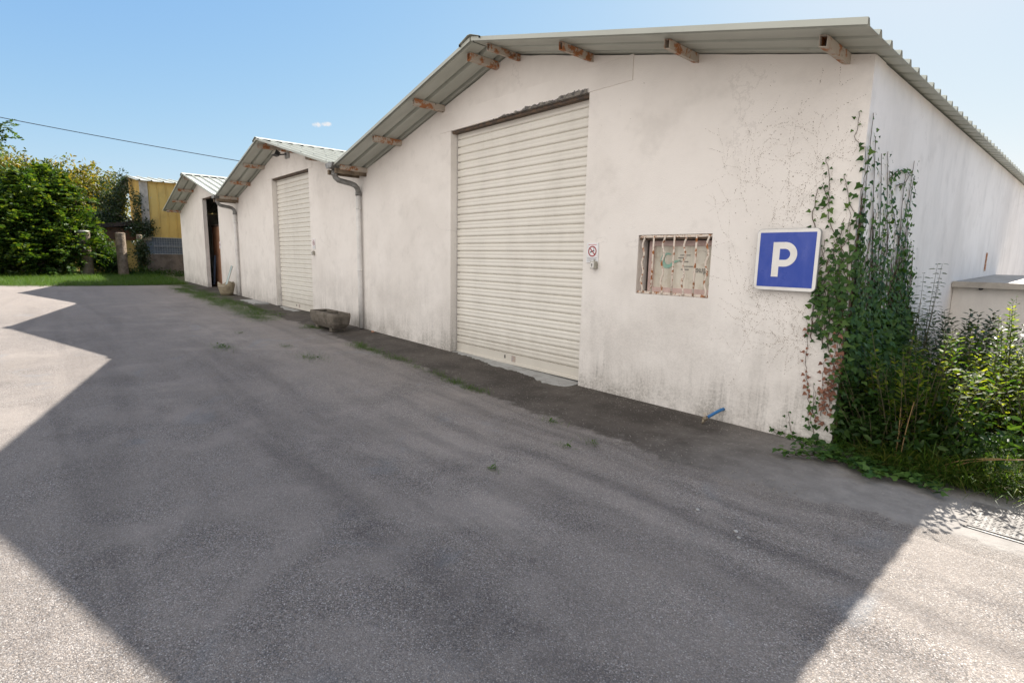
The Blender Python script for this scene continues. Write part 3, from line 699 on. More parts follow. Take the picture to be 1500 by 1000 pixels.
# camera, needed here only to turn measured points of the photograph into places on the wall
CAMP = Vector((0, 0, 1.6)); F_ = 784.42; PIT, YAW, ROL = .15306714, .84246934, -.02001093
_f = Vector((-math.sin(YAW) * math.cos(PIT), math.cos(YAW) * math.cos(PIT), -math.sin(PIT))); _r = Vector((math.cos(YAW), math.sin(YAW), 0)); _d = _f.cross(_r)
CR = _r * math.cos(ROL) + _d * math.sin(ROL); CD = -_r * math.sin(ROL) + _d * math.cos(ROL)
def ray(u, v): return CR * ((u - 750) / F_) + CD * ((v - 500) / F_) + _f
def wallpt(u, v, y=D): d = ray(u, v); return CAMP + d * (y / d.y)
def sidept(u, v, x=-1.5): d = ray(u, v); return CAMP + d * (x / d.x)
def dens(pts, step):
    out = []
    for a, b in zip(pts, pts[1:]):
        n = max(1, int((b - a).length / step)); out += [a.lerp(b, k / n) for k in range(n)]
    return out + [pts[-1]]
def vine(strands, step, size, nrm, mat, name, parent, stem_r=.004, leaf_p=.93, jit=.02, tipfade=True):
    P, A, N, L = [], [], [], []; st = MB(); nv = Vector(nrm); side = nv.cross(Vector((0, 0, 1)))
    for pts in strands:
        pts = [p + nv * .008 for p in pts]
        dp = dens(pts, .03)
        dp = [p + side * random.gauss(0, .004) for p in dp]
        if len(dp) > 1: st.tube(dp, [max(.0015, stem_r * (.45 + .55 * k / len(dp))) for k in range(len(dp))], 5)
        dl = dens(pts, step); s = 1
        for i, p in enumerate(dl):
            if random.random() > leaf_p: continue
            s = -s; f = min(1, .45 + .55 * i / 7) if tipfade else 1
            q = p + side * (s * random.uniform(.3, 1.) * jit) + nv * random.uniform(.008, .035)
            P.append(q); A.append(side * s * random.uniform(.2, 1.) + Vector((0, 0, random.uniform(-1.1, .25))) + nv * random.uniform(-.1, .35))
            N.append(nv + Vector((random.gauss(0, .35), random.gauss(-.35 if nv.x else 0, .4), random.gauss(.25, .35)))); L.append(size * f * random.uniform(.65, 1.2))
    st.build('stem', 'vine_stem', parent)
    return leaf_mesh(name, 'ivy', P, A, N, L, mat, parent)
FR = (0, -1, 0); SD = (1, 0, 0)
zf = lambda l: [wallpt(1080 + a / ZF, 140 + b / ZF) for a, b in l]
zg = lambda l: [wallpt(1100 + a / ZG, 400 + b / ZG) for a, b in l]
S1 = zf([(688, 92), (682, 165), (662, 230), (690, 285), (728, 292), (722, 440), (700, 560), (690, 700), (672, 850), (640, 980), (620, 1150)])
S2 = zf([(500, 350), (522, 440), (520, 540), (518, 640), (515, 700), (545, 770), (585, 840), (600, 920), (560, 1010), (590, 1120)])
S3 = zf([(455, 525), (440, 600), (428, 650), (428, 700), (440, 742)]); S4 = zf([(600, 445), (622, 525), (632, 600), (660, 650), (672, 720), (680, 800), (650, 930)])
S4b = zf([(600, 690), (590, 750), (570, 830), (520, 900), (500, 990)]); S3b = zf([(480, 500), (520, 600), (480, 640)])
S5 = zg([(300, 60), (300, 150), (298, 210), (312, 290), (330, 350), (345, 420)]); S5b = zg([(330, 40), (355, 120), (365, 200), (360, 250)])
S5c = zg([(365, 0), (375, 100), (372, 220), (378, 330), (372, 450), (355, 560), (345, 690)])
ivy = thing('corner_ivy', 'dense green ivy climbing the corner of the near warehouse beside the sign', 'ivy', (-1.45, 5.1, 0))
front = [S1, S2, S3, S4, S4b, S3b, S5, S5b, S5c]
for k in range(20):              # the thick part on the front beside the sign
    x = random.uniform(-1.74, -1.50); top = random.uniform(1.35, 2.15) if x > -1.62 else random.uniform(1.4, 1.85); bot = random.uniform(.9, 1.3) if x < -1.56 else random.uniform(.3, 1.2)
    pts = [Vector((x, D, top))]
    while pts[-1].z > bot: p = pts[-1]; pts.append(Vector((min(-1.502, max(-1.76, p.x + random.gauss(0, .035))), D, p.z - .1)))
    front.append(pts)
vine(front, .040, .056, FR, 'ivy_leaf', 'front_leaves', ivy, jit=.024)
sides = []
for (u, v, u2, v2) in ((1278, 166, 1262, 330), (1281, 200, 1275, 420), (1290, 225, 1285, 380), (1299, 222, 1300, 400), (1301, 250, 1315, 350), (1325, 255, 1318, 330), (1338, 236, 1318, 340), (1337, 260, 1312, 420)):
    a, b = sidept(u, v), sidept(u2, v2); m = a.lerp(b, .5) + Vector((0, random.gauss(0, .06), 0)); sides.append([a, m, b, Vector((-1.5, b.y, max(.2, b.z - 1.2)))])
arch = [sidept(u, v) for u, v in ((1333, 258), (1325, 250), (1313, 251), (1302, 262))]; sides.append(arch); sides.append([sidept(u, v) for u, v in ((1331, 256), (1325, 268), (1312, 272))])
for k in range(150):             # hanging curtain on the side wall, thinning towards the back
    y = 5.16 + 1.95 * random.random() ** 1.1
    top = np.interp(y, [5.1, 5.4, 5.8, 6.3, 6.7, 7.2, 7.7, 8.2], [2.3, 2.1, 2.15, 2.0, 2.05, 1.7, 1.2, .9]) * random.uniform(.42, 1.0)
    pts = [Vector((-1.5, y, top))]; dr = random.gauss(0, .03)
    while pts[-1].z > .1: p = pts[-1]; pts.append(Vector((-1.5, max(5.15, p.y + random.gauss(dr * .5, .022)), p.z - .16)))
    sides.append(pts)
vine(sides, .043, .058, SD, 'ivy_leaf', 'side_leaves', ivy, stem_r=.005, jit=.035)
# outer tangle standing away from the wall near the ground
n = 2600; yy = rng.uniform(5.1, 7.2, n); zz = rng.uniform(.0, 1., n) ** 1.5 * 1.15; xx = -1.48 + np.abs(rng.normal(0, .12, n)) * (1.3 - zz)
leaf_mesh('outer_leaves', 'ivy', np.c_[xx, yy, zz], np.c_[rng.normal(.3, .5, n), rng.normal(0, .6, n), rng.normal(-.5, .5, n)], np.c_[rng.normal(.8, .4, n), rng.normal(-.5, .4, n), rng.normal(.5, .4, n)], rng.uniform(.04, .07, n), 'ivy_leaf', ivy)
dead = thing('withered_ivy', 'withered brown ivy strands hanging on the wall below the parking sign', 'ivy', (-1.7, D, .3))
DS = [zg(l) for l in ([(232, 200), (230, 290), (222, 370), (232, 470), (240, 540), (272, 595), (300, 610)], [(300, 350), (290, 450), (300, 530), (320, 580)], [(340, 240), (345, 310), (330, 430), (325, 530)], [(362, 250), (368, 320), (355, 400)], [(285, 470), (300, 560)], [(320, 380), (318, 470), (322, 560)], [(310, 470), (290, 540), (285, 580)], [(350, 270), (358, 350), (345, 420), (335, 500)])]
vine(DS, .027, .037, FR, 'ivy_dead', 'withered_leaves', dead, stem_r=.003, leaf_p=.8, jit=.014, tipfade=False)
yv = thing('young_ivy', 'short fresh green ivy shoots creeping up the wall foot near the corner', 'ivy', (-1.8, D, 0))
YS = [zg(l) for l in ([(255, 445), (258, 520), (245, 590), (255, 650), (300, 705)], [(155, 560), (160, 620), (175, 670), (180, 705)], [(75, 620), (110, 662), (150, 690)], [(230, 560), (240, 620)], [(265, 480), (250, 560)])]
YS += [[Vector((-2.02, D - .01, .06)), Vector((-1.8, D - .03, .04)), Vector((-1.6, D - .04, .05)), Vector((-1.48, D - .03, .05))] for _ in range(4)]
vine(YS, .04, .055, FR, 'ivy_leaf', 'young_leaves', yv, stem_r=.003, jit=.03)
# creeping on the ground in front of the corner
gv = thing('creeping_ivy', 'ivy runners creeping over the pavement at the foot of the corner', 'ivy', (-1.2, 4.8, 0))
P = []; st = MB()
for k in range(26):
    x, y = random.uniform(-1.5, -.75), random.uniform(4.85, 5.05); a = random.uniform(-2.3, -.9); pts = []
    for i in range(random.randint(4, 11)):
        pts.append(Vector((x, y, .035 + random.uniform(-.008, .012)))); x += .045 * math.cos(a); y += .045 * math.sin(a); a += random.gauss(0, .3)
        P += [(x + random.gauss(0, .03), y + random.gauss(0, .03), .045 + random.random() * .04) for _ in range(3)]
    st.tube(pts, .003, 5)
st.build('stem', 'vine_stem', gv); n = len(P)
leaf_mesh('ground_leaves', 'ivy', P, np.c_[rng.normal(0, 1, (n, 2)), rng.normal(-.1, .2, n)], np.c_[rng.normal(0, .35, (n, 2)), np.ones(n)], rng.uniform(.035, .065, n), 'ivy_leaf', gv)
# traces left by pulled-off ivy: rows of brown rootlet scars
tr = MB()
def dot(x, z, r):
    n = random.randint(5, 6); a0 = random.random() * 6; asp = random.uniform(.5, 1.8)
    vs = [(x + r * asp ** .5 * random.uniform(.6, 1.1) * math.cos(a0 + 2 * math.pi * k / n), D - .0022, z + r / asp ** .5 * random.uniform(.6, 1.1) * math.sin(a0 + 2 * math.pi * k / n)) for k in range(n)]
    vs2 = [(a, D + .001, c) for a, b, c in vs]
    tr.add(vs + vs2, [tuple(range(n))] + [(k, n + k, n + (k + 1) % n, (k + 1) % n) for k in range(n)])
def scar(x, z, a, n, d=0):
    for i in range(n):
        x += .012 * math.cos(a); z += .012 * math.sin(a); a += random.gauss(0, .065)
        if x > -1.52 or z > 3.26 or z < .25 or x < -3.2: return
        if -2.30 < x < -1.73 and 1.34 < z < 1.93: continue
        if random.random() < .78: dot(x + random.gauss(0, .0025), z + random.gauss(0, .003), abs(random.gauss(.0012, .0010)) + .0008)
        if random.random() < .035 and d < 2: scar(x, z, a + random.choice((-1, 1)) * random.uniform(.5, 1.3), n // 2, d + 1)
for k in range(60): scar(random.uniform(-2.5, -1.55), random.uniform(.5, 2.5), R(90) + random.gauss(0, .28), random.randint(15, 60))
for k in range(12): scar(random.uniform(-1.9, -1.6), random.uniform(.7, 1.2), R(155) + random.gauss(0, .25), random.randint(25, 60))
for k in range(7): scar(random.uniform(-2.0, -1.56), random.uniform(2.6, 3.1), R(90) + random.gauss(0, .5), random.randint(12, 30))
scar(-2.45, 1.05, R(140), 20); scar(-2.70, 2.0, R(115), 26); scar(-2.6, 2.15, R(120), 22)
for k in range(560):
    x, z = random.gauss(-2.08, .24), random.gauss(1.9, .55)
    if -2.9 < x < -1.52 and .4 < z < 3.2 and not (-2.30 < x < -1.73 and 1.34 < z < 1.93): dot(x, z, abs(random.gauss(.0014, .0016)) + .0007)
o = tr.build('ivy_scars', 'root_trace'); tag(o, 'faint brown rootlet marks of removed ivy around the parking sign', 'ivy marks')

# ------------------------------------------------------------------ shrubs at the corner
def shoots(label, cat, base, n, spread, h, leaf, lmat, lsize, step, lean=(.0, .0), shape='oval', stemr=.006, name='shrub', up=.6, spreadtop=.25, group=None, tang=1.):
    """upright leafy shoots with leaves in pairs"""
    r = thing(name, label, cat, base, group); st = MB(); P, A, N, L = [], [], [], []
    for k in range(n):
        a = random.random() * 6.283; q = random.random() ** .5
        x, y = base[0] + spread[0] * q * math.cos(a), base[1] + spread[1] * q * math.sin(a)
        hh = h * random.uniform(.55, 1.) * (1 - .35 * q); tx, ty = spreadtop * math.cos(a) * q + lean[0] + random.gauss(0, .06), spreadtop * math.sin(a) * q + lean[1] + random.gauss(0, .06)
        pts = [Vector((x + tx * f ** 1.5 * hh, y + ty * f ** 1.5 * hh, base[2] + .02 + hh * f)) for f in np.linspace(0, 1, 9)]
        st.tube(pts, [stemr * (1.1 - .85 * i / 8) for i in range(9)], 5)
        rot = random.random() * 6
        for i, p in enumerate(dens(pts, step)):
            f = (p.z - base[2]) / hh
            if f < .03 or (f < .2 and random.random() < .15): continue
            rot += 1.57 + random.gauss(0, .25)
            for s in (0, math.pi):
                d = Vector((math.cos(rot + s), math.sin(rot + s), up * random.uniform(.4, 1.3)))
                off = Vector((math.cos(rot + s), math.sin(rot + s), 0)) * random.uniform(.0, .05) * (1.2 - f) * tang
                P.append(p + off); A.append(d); N.append(Vector((0, 0, 1)) + Vector((random.gauss(0, .3), random.gauss(0, .3), 0))); L.append(lsize * random.uniform(.6, 1.15) * (1.05 - .35 * f))
    st.build('stems', 'stem_green', r); leaf_mesh('leaves', shape, P, A, N, L, lmat, r); return r
shoots('leafy privet shoots with lime young tips rising in front of the ivy', 'shrub', (-1.0, 5.36, .03), 70, (.32, .26), 1.3, 'oval', 'privet_leaf', .088, .034)
shoots('tallest sunlit privet shrub with glossy leaves right of the ivy', 'shrub', (-.48, 6.85, .03), 90, (.40, .42), 1.42, 'oval', 'privet_leaf', .080, .028)
shoots('sunlit privet shrub at the right edge of the photo', 'shrub', (-.05, 6.1, .03), 70, (.40, .32), .82, 'oval', 'privet_leaf', .075, .030)
shoots('low shaded shrub at the foot of the corner ivy', 'shrub', (-1.18, 5.45, .03), 60, (.26, .36), 1.05, 'oval', 'hedge_leaf', .085, .034, spreadtop=.5)
shoots('dark bushy evergreen shrub growing before the lean-to wall', 'shrub', (-1.05, 7.9, .03), 75, (.42, .55), 1.28, 'narrow', 'dark_leaf', .10, .03, spreadtop=.4, tang=1.8)
shoots('dark shrub growing before the lean-to wall at right', 'shrub', (-.15, 7.9, .03), 55, (.50, .5), 1.05, 'oval', 'hedge_leaf', .07, .036, spreadtop=.4, tang=1.6)
shoots('tall thin willowy weed standing beside the ivy on the side wall', 'weed', (-1.36, 7.0, .03), 16, (.08, .45), 2.0, 'narrow', 'willow_leaf', .085, .04, spreadtop=.05, stemr=.005, up=-.1)
shoots('lone twig with sparse pale leaves before the lean-to', 'weed', (-.62, 7.2, .03), 5, (.15, .2), 1.5, 'oval', 'privet_leaf', .05, .06, stemr=.005)
# grass at the corner
def grass(name, P, hmin, hmax, mat, lean=(0, 0), sp=.45):
    P = np.asarray(P); n = len(P)
    A = np.c_[rng.normal(lean[0], sp, n), rng.normal(lean[1], sp, n), np.ones(n)]
    N = np.c_[A[:, 0], A[:, 1], rng.normal(0, .1, n)] + rng.normal(0, .12, (n, 3))
    return leaf_mesh(name, 'blade', P, A, N, rng.uniform(hmin, hmax, n), mat)
n = 3600; P = np.c_[rng.normal(-.74, .22, n), rng.normal(5.08, .09, n), np.full(n, .02)]
o = grass('grass', P, .08, .32, 'grass_blade', (.05, -.35), .55); structure(o, 'stuff'); o['label'] = 'shaded long grass below the privet shoots'; o['category'] = 'grass'
n = 8500; P = np.c_[rng.uniform(-.55, 1.3, n), 5.26 + np.abs(rng.normal(0, .24, n)) - .10, np.full(n, .02)]
o = grass('grass', P, .08, .30, 'grass_blade', (.0, -.2), .65); structure(o, 'stuff'); o['label'] = 'sunlit lush long grass at the right edge'; o['category'] = 'grass'
t = thing('dry_stalks', 'bent straw-coloured dead stalks in front of the privet shoots', 'dry stalks', (-.9, 4.95, .03))
st = MB()
for (x, y, tx, ty, h) in ((-1.0, 5.0, -.02, .02, .62), (-.97, 5.0, .04, .0, .55), (-1.02, 5.03, .03, .05, .45), (-.75, 4.95, .35, .1, .32), (-.7, 4.95, .42, .12, .35)):
    st.tube([Vector((x + tx * f * f, y + ty * f, .02 + h * (f - .25 * f * f * (abs(tx) > .2)))) for f in np.linspace(0, 1, 8)], .0035, 5)
st.build('stalk', 'dry_stalk', t)
# weeds along the seam of the apron and in the gravel
P = []
for k in range(260):
    x = -4.9 - 20 * random.random() ** 1.1
    y = np.interp(x, [p[0] for p in APRON], [p[1] for p in APRON]) + random.gauss(0, .05 + .012 * max(0, -x - 8))
    if math.sin(x * 2.1) + math.sin(x * .83 + 1) + random.gauss(0, .5) < .15 and x > -15: continue
    s = .03 + .004 * max(0, -x - 5); m = random.randint(24, 80) + int(max(0, -x - 10) * 2)
    P += [(x + random.gauss(0, s * 2.4), y + random.gauss(0, s), gz(x) + .002) for _ in range(m)]
o = grass('seam_grass', P, .025, .11, 'verge_blade', sp=.8); structure(o, 'stuff'); o['label'] = 'short grass growing along the seam between gravel and dark apron'; o['category'] = 'grass'
P = []
for k in range(560):
    x = random.uniform(-23.5, -12.5); y = 3.9 + random.gauss(0, .16) + (x + 13) * -.015
    P += [(x + random.gauss(0, .14), y + random.gauss(0, .09), gz(x)) for _ in range(60)]
o = grass('seam_grass', P, .02, .07, 'verge_blade', sp=.8); structure(o, 'stuff'); o['label'] = 'wide worn grass patch in front of the far apron'; o['category'] = 'grass'
def gpt(u, v):
    d = ray(u, v); p = CAMP + d * (-1.6 / d.z)
    for _ in range(8): p = CAMP + d * ((gz(p.x) - 1.6) / d.z)
    return p
for (u, v, w, n, lab) in ((325, 509, .24, 260, 'small round grass tuft alone in the gravel yard'), (455, 524, .26, 240, 'flat grass tuft in the gravel before the trough'), (868, 650, .05, 34, 'tiny weed in the gravel below the big shutter'), (828, 654, .05, 30, 'tiny two-leaf weed left of another below the shutter'), (720, 688, .04, 22, 'smallest weed in the middle of the shaded yard'), (420, 508, .12, 60, 'thin grass tuft between the yard tuft and the apron'), (352, 488, .10, 40, 'faint grass tuft near the far apron'), (808, 618, .07, 60, 'weed at the edge of the apron below the shutter')):
    c = gpt(u, v)
    r = thing('weed_tuft', lab, 'weed', c, 'weed tufts scattered in the gravel')
    P = np.c_[rng.normal(c.x, w, n), rng.normal(c.y, w * .45, n), np.full(n, c.z)]
    A = np.c_[rng.normal(0, .8, (n, 2)), np.ones(n)]
    bl_ = leaf_mesh('blades', 'blade', P, A, np.c_[A[:, :2], np.zeros(n)] + rng.normal(0, .1, (n, 3)), rng.uniform(.03, .10, n), 'verge_blade', r); bl_['kind'] = 'stuff'
    m = max(4, n // 10); bo_ = leaf_mesh('broad_leaves', 'oval', np.c_[rng.normal(c.x, w * .5, m), rng.normal(c.y, w * .2, m), np.full(m, c.z + .012)], np.c_[rng.normal(0, 1, (m, 2)), rng.uniform(.1, .6, m)], np.c_[rng.normal(0, .2, (m, 2)), np.ones(m)], rng.uniform(.03, .06, m), 'verge_blade', r); bo_['kind'] = 'stuff'
# loose grit along the wall foot and the apron
mb = MB()
for k in range(1300):
    x = -1.3 - 7.5 * random.random() ** 1.4
    if random.random() < .55: y = np.interp(x, [p[0] for p in APRON], [p[1] for p in APRON]) + random.gauss(.08, .16)
    else: y = D - abs(random.gauss(0, .22)) - .01
    s = random.uniform(.003, .008); z = gz(x) + .003
    mb.add([(x + random.uniform(.6, 1.2) * s * a, y + random.uniform(.6, 1.2) * s * b, z + s * c) for a, b, c in ((1, 0, 0), (-.5, .9, 0), (-.5, -.9, 0), (.2, 0, 1.1), (-.3, .3, .9))], [(0, 1, 4, 3), (1, 2, 4), (2, 0, 3), (2, 3, 4)])
o = structure(mb.build('loose_grit', 'stone_bits'), 'stuff')
for i, (u, v, s) in enumerate(((1022, 747, .012), (1078, 779, .012), (1082, 788, .010), (546, 487, .035))):
    c = gpt(u, v); bm = bmesh.new(); bmesh.ops.create_icosphere(bm, subdivisions=2, radius=s)
    for v_ in bm.verts: v_.co = Vector((v_.co.x * 1.2, v_.co.y, v_.co.z * .65)) * random.uniform(.85, 1.12); v_.co += c + Vector((0, 0, s * .5))
    me = bpy.data.meshes.new('pebble'); bm.to_mesh(me); bm.free()
    o = link('pebble', me, 'pale_concrete' if i < 3 else 'brown_board')
    tag(o, ('pale pebble lying alone in the shaded gravel', 'pale pebble, upper of a close pair in the gravel', 'pale pebble, lower of a close pair in the gravel', 'small reddish stone at the wall foot by the downpipe')[i], 'pebble')

# ------------------------------------------------------------------ the far left: verge, posts, yellow shed, trees
n = 60000; xx = -25.4 - 12 * rng.random(n) ** 1.3; yy = rng.uniform(-3.5, 4.9, n)
edge = np.interp(yy, [-3.5, -1.2, .5, 2.2, 4.2, 4.9], [-28, -26.4, -25.8, -25.4, -25.2, -25.1]) + rng.normal(0, .34, n)
kp = (xx < edge) & ~((xx > -28.4) & (yy > 4.75)); xx, yy = xx[kp], yy[kp]
o = grass('verge_grass', np.c_[xx, yy, np.array([gz(a) for a in xx])], .08, .26, 'verge_blade', (0, 0), .5); structure(o, 'stuff'); o['label'] = 'bright grass verge at the end of the yard'; o['category'] = 'grass'
YX, YY = -36.0, 4.78
t = thing('yellow_shed', 'yellow sheet-clad shed with pale ribbed roof beyond the farthest warehouse', 'shed', (YX, YY, .38))
def clad(x0, y0, x1, y1, z0, zt0, zt1, step, mat, name, parent):
    """ribbed sheet cladding between two plan points"""
    a, b = Vector((x0, y0, 0)), Vector((x1, y1, 0)); d = (b - a); Ln = d.length; d.normalize(); nn = Vector((d.y, -d.x, 0))
    pr = []; s = 0
    while s < Ln: pr += [(s, 0), (min(s + step * .86, Ln), 0), (min(s + step * .89, Ln), .035), (min(s + step * .97, Ln), .035)]; s += step
    pr.append((Ln, 0)); vs = []
    for s, o_ in pr:
        p = a + d * s + nn * o_; zt = zt0 + (zt1 - zt0) * s / Ln; vs += [(p.x, p.y, z0), (p.x, p.y, zt)]
    return MB().add(vs, [(2 * i, 2 * i + 2, 2 * i + 3, 2 * i + 1) for i in range(len(pr) - 1)]).build(name, mat, parent)
zE, zRg, xR = 5.40, 6.06, -40.6
clad(YX, YY, YX, YY + 26, 2.39, zE, zE, .40, 'yellow_sheet', 'cladding', t)
clad(xR, YY, YX, YY, 2.39, zRg, zE, .40, 'yellow_sheet', 'gable_cladding', t)
MB().box(YX - .02, YX + .07, YY - .07, YY + .30, 2.2, zE + .01).build('corner_trim', 'trim_grey', t)
MB().box(YX - .25, YX + .02, YY + .02, YY + 26, .2, 1.46).box(xR, YX - .26, YY + .02, YY + .2, .2, 2.38).build('base_wall', 'block_wall', t)
MB().box(YX - .12, YX - .06, YY + .05, YY + 26, 1.462, 2.39).build('panel_backing', 'mesh_backing', t)
mw = MB()
for k in range(60): mw.box(YX + .0, YX + .012, YY + .42 + k * .12, YY + .432 + k * .12, 1.463, 2.385)
for k in range(8): mw.box(YX + .013, YX + .025, YY + .4, YY + 7.6, 1.48 + k * .125, 1.492 + k * .125)
for z in (1.464, 1.9, 2.35): mw.box(YX + .026, YX + .05, YY + .4, YY + 7.6, z, z + .028)
mw.build('mesh_screen', 'mesh_wire', t)
prf = []; y = YY - .2
while y < YY + 26: prf += [(y, 0), (y + .08, 0), (y + .11, .06), (y + .17, .06), (y + .2, 0)]; y += .55
vs = []
for X, Z in ((YX + .25, zE + .0), (xR, zRg + .03), (xR - 4.8, zE)): vs += [(X, p[0], Z + p[1]) for p in prf]
m = len(prf); fs = [(r_ * m + i, r_ * m + i + 1, (r_ + 1) * m + i + 1, (r_ + 1) * m + i) for r_ in (0, 1) for i in range(m - 1)]
MB().add([(YX - .4, 7.2, .2), (-28.4, 7.2, .2), (-28.4, 7.2, 4.7), (YX - .4, 7.2, 4.7), (YX - .4, 14, .2), (-28.4, 14, .2), (-28.4, 14, 4.8), (YX - .4, 14, 4.8)], [(0, 1, 2, 3), (1, 5, 6, 2), (5, 4, 7, 6), (3, 2, 6, 7), (4, 0, 3, 7)]).build('shade_wing', 'yellow_sheet', t)  # unseen wing, added so that its shadow falls across the far verge
rf = MB().add(vs, fs).build('roof', 'roof_sheet', t)
md = rf.modifiers.new('sheet', 'SOLIDIFY'); md.thickness = .02
MB().box(YX + .2, YX + .24, YY + .38, YY + .42, zE - .9, zE - .86).build('wall_hook', 'trim_grey', t)
# low brown-edged annexe in front of its gable
t2 = thing('low_annexe', 'low annexe with brown fascia and yellow boards half hidden by ivy', 'annexe', (-37.5, 3.6, .38))
MB().box(-41, -36.6, 1.9, 4.68, .2, 2.55).build('wall', 'yellow_sheet', t2)
MB().add([(-41.2, 1.5, 2.62), (-36.3, 1.5, 2.62), (-36.3, 4.7, 3.05), (-41.2, 4.7, 3.05), (-41.2, 1.5, 2.78), (-36.3, 1.5, 2.78), (-36.3, 4.7, 3.30), (-41.2, 4.7, 3.30)], [(0, 3, 2, 1), (4, 5, 6, 7), (0, 1, 5, 4), (1, 2, 6, 5), (2, 3, 7, 6), (3, 0, 4, 7)]).build('roof', 'dark_board', t2)
MB().box(-36.58, -36.5, 1.9, 4.68, 2.2, 2.85).build('fascia', 'brown_fascia', t2)
# posts
def post(u, vb, vt, x, w, label, capmat):
    d = ray(u, vb); p = CAMP + d * (x / d.x); d2 = ray(u, vt); top = (CAMP + d2 * (x / d2.x)).z
    r = thing('fence_post', label, 'post', (p.x, p.y, gz(x)), 'thick posts at the end of the yard'); z0 = gz(x) - .1
    n = 14; vs = []; lv = 7; ph = random.random() * 6
    for i in range(lv):
        f = i / (lv - 1)
        for k in range(n):
            a = 2 * math.pi * k / n; q = w / 2 * (1.04 - .10 * f) * (1 + .05 * math.sin(3 * a + ph) + random.uniform(-.02, .02))
            vs.append((p.x + q * math.cos(a) + .03 * math.sin(f * 3 + ph), p.y + q * math.sin(a), z0 + (top - .06 - z0) * f))
    MB().add(vs, [(i * n + k, i * n + (k + 1) % n, (i + 1) * n + (k + 1) % n, (i + 1) * n + k) for i in range(lv - 1) for k in range(n)], True).build('shaft', 'post_wood', r)
    o_ = .03 * math.sin(3 + ph); MB().lathe([(w * .475, -.06), (w * .49, -.03), (w * .47, .0), (w * .3, .018), (0, .02)], (p.x + o_, p.y, top - .01), 14).build('post_top', capmat, r)
post(181, 400, 341, -33.2, .44, 'thick weathered post in front of the yellow shed', 'post_wood')
post(208, 396, 344, -34.5, .27, 'thinner ivy-grown post by the mesh screen', 'post_wood')
post(128, 402, 338, -33.0, .52, 'pale-topped thick post half hidden in the bushes', 'post_cap')

def crown(name, label, cat, blobs, n, lsize, lmat, trunk=None, shape='quad', clump=26, cr=.45, up=.15, group=None, hang=0., lname='crown', limbs=6):
    bx = trunk[0] if trunk else blobs[0][0]; r = thing(name, label, cat, bx, group)
    P = []; vols = np.array([b[1][0] * b[1][1] * b[1][2] for b in blobs]) ** .75; vols /= vols.sum(); ce = []
    while len(P) < n:
        i = rng.choice(len(blobs), p=vols); c, s = blobs[i]
        d = rdir(1)[0]; q = rng.random() ** .38; p = np.array(c) + d * np.array(s) * q * (1 + .16 * math.sin(5 * d[0] + 3 * d[2] + i) + rng.normal(0, .07))
        ce.append(p); k = int(clump * rng.uniform(.5, 1.5)); P += list(p + rng.normal(0, cr * rng.uniform(.5, 1.1), (k, 3)) * np.array([1, 1, .62]))
    P = np.array(P); P = P[P[:, 2] > gz(bx[0]) + .05]; n = len(P)
    A = rdir(n, -hang); N = rdir(n, .9)
    if trunk:
        mb = MB(); tp = [Vector(p) for p in trunk]; m = len(tp)
        mb.tube(tp, [trunk_r * (1 - .6 * i / (m - 1)) for i in range(m)] if (trunk_r := .035 * (tp[-1].z - tp[0].z)) else .1, 10)
        for k in range(limbs):
            c = Vector(ce[int(rng.integers(len(ce)))]); f = random.uniform(.45, 1.); a = tp[0].lerp(tp[-1], f); mid_ = a.lerp(c, .5) + Vector((0, 0, .25))
            mb.tube([a, mid_, c], [trunk_r * .42, trunk_r * .25, trunk_r * .08], 6)
        mb.build('trunk', 'bark', r)
    leaf_mesh(lname, shape, P, A, N, rng.uniform(.6, 1.25, n) * lsize, lmat, r); return r
def fronds(name, label, cat, blobs, n, lmat, flen=.42, base=None, group=None):
    """feathery compound leaves: a bowed rib with pairs of leaflets"""
    r = thing(name, label, cat, base, group); P, A, N, L = [], [], [], []; mb = MB()
    vols = np.array([b[1][0] * b[1][1] * b[1][2] for b in blobs]) ** .7; vols /= vols.sum()
    for k in range(n):
        i = rng.choice(len(blobs), p=vols); c, s = blobs[i]; d = rdir(1, .25)[0]; q = rng.random() ** .3
        p = np.array(c) + d * np.array(s) * q * (1 + .2 * math.sin(6 * d[1] + 4 * d[2] + i))
        if p[2] < gz(p[0]) + .1: continue
        a = unit(np.array([d + rng.normal(0, .75, 3) + [0, 0, .3]]))[0]; side = unit(np.array([np.cross(a, [0, 0, 1.])]))[0]; fl = flen * rng.uniform(.6, 1.3); up = np.cross(side, a)
        for j in range(8):
            f = (j + 1) / 8; pt = p + a * fl * f - np.array([0, 0, .25 * fl * f * f])
            for sgn in (-1, 1):
                P.append(pt); A.append(side * sgn + a * rng.uniform(.2, .8) + [0, 0, rng.uniform(-.4, .15)]); N.append(up + rng.normal(0, .55, 3)); L.append(fl * .30 * (1.05 - .5 * abs(f - .45)))
        if k % 9 == 0:
            e = np.array(c) * .6 + p * .4; e[2] = max(gz(c[0]), e[2] - .6); mb.tube([Vector(e), Vector((e + p) / 2 + [0, 0, .1]), Vector(p)], [.03, .02, .008], 5)
    b0 = Vector(base)
    for c, s in blobs: mb.tube([b0 + Vector((random.gauss(0, .2), random.gauss(0, .3), 0)), b0.lerp(Vector(c), .55) + Vector((0, 0, .2)), Vector(c) + Vector((0, 0, s[2] * .6))], [.07, .05, .02], 7)
    mb.build('branches', 'bark', r); leaf_mesh('foliage', 'quad', P, A, N, L, lmat, r); return r
def at(u, v, x): d = ray(u, v); p = CAMP + d * (x / d.x); return (p.x, p.y, p.z)
def bl(u, v, x, sx, sy, sz): return (at(u, v, x), (sx, sy, sz))
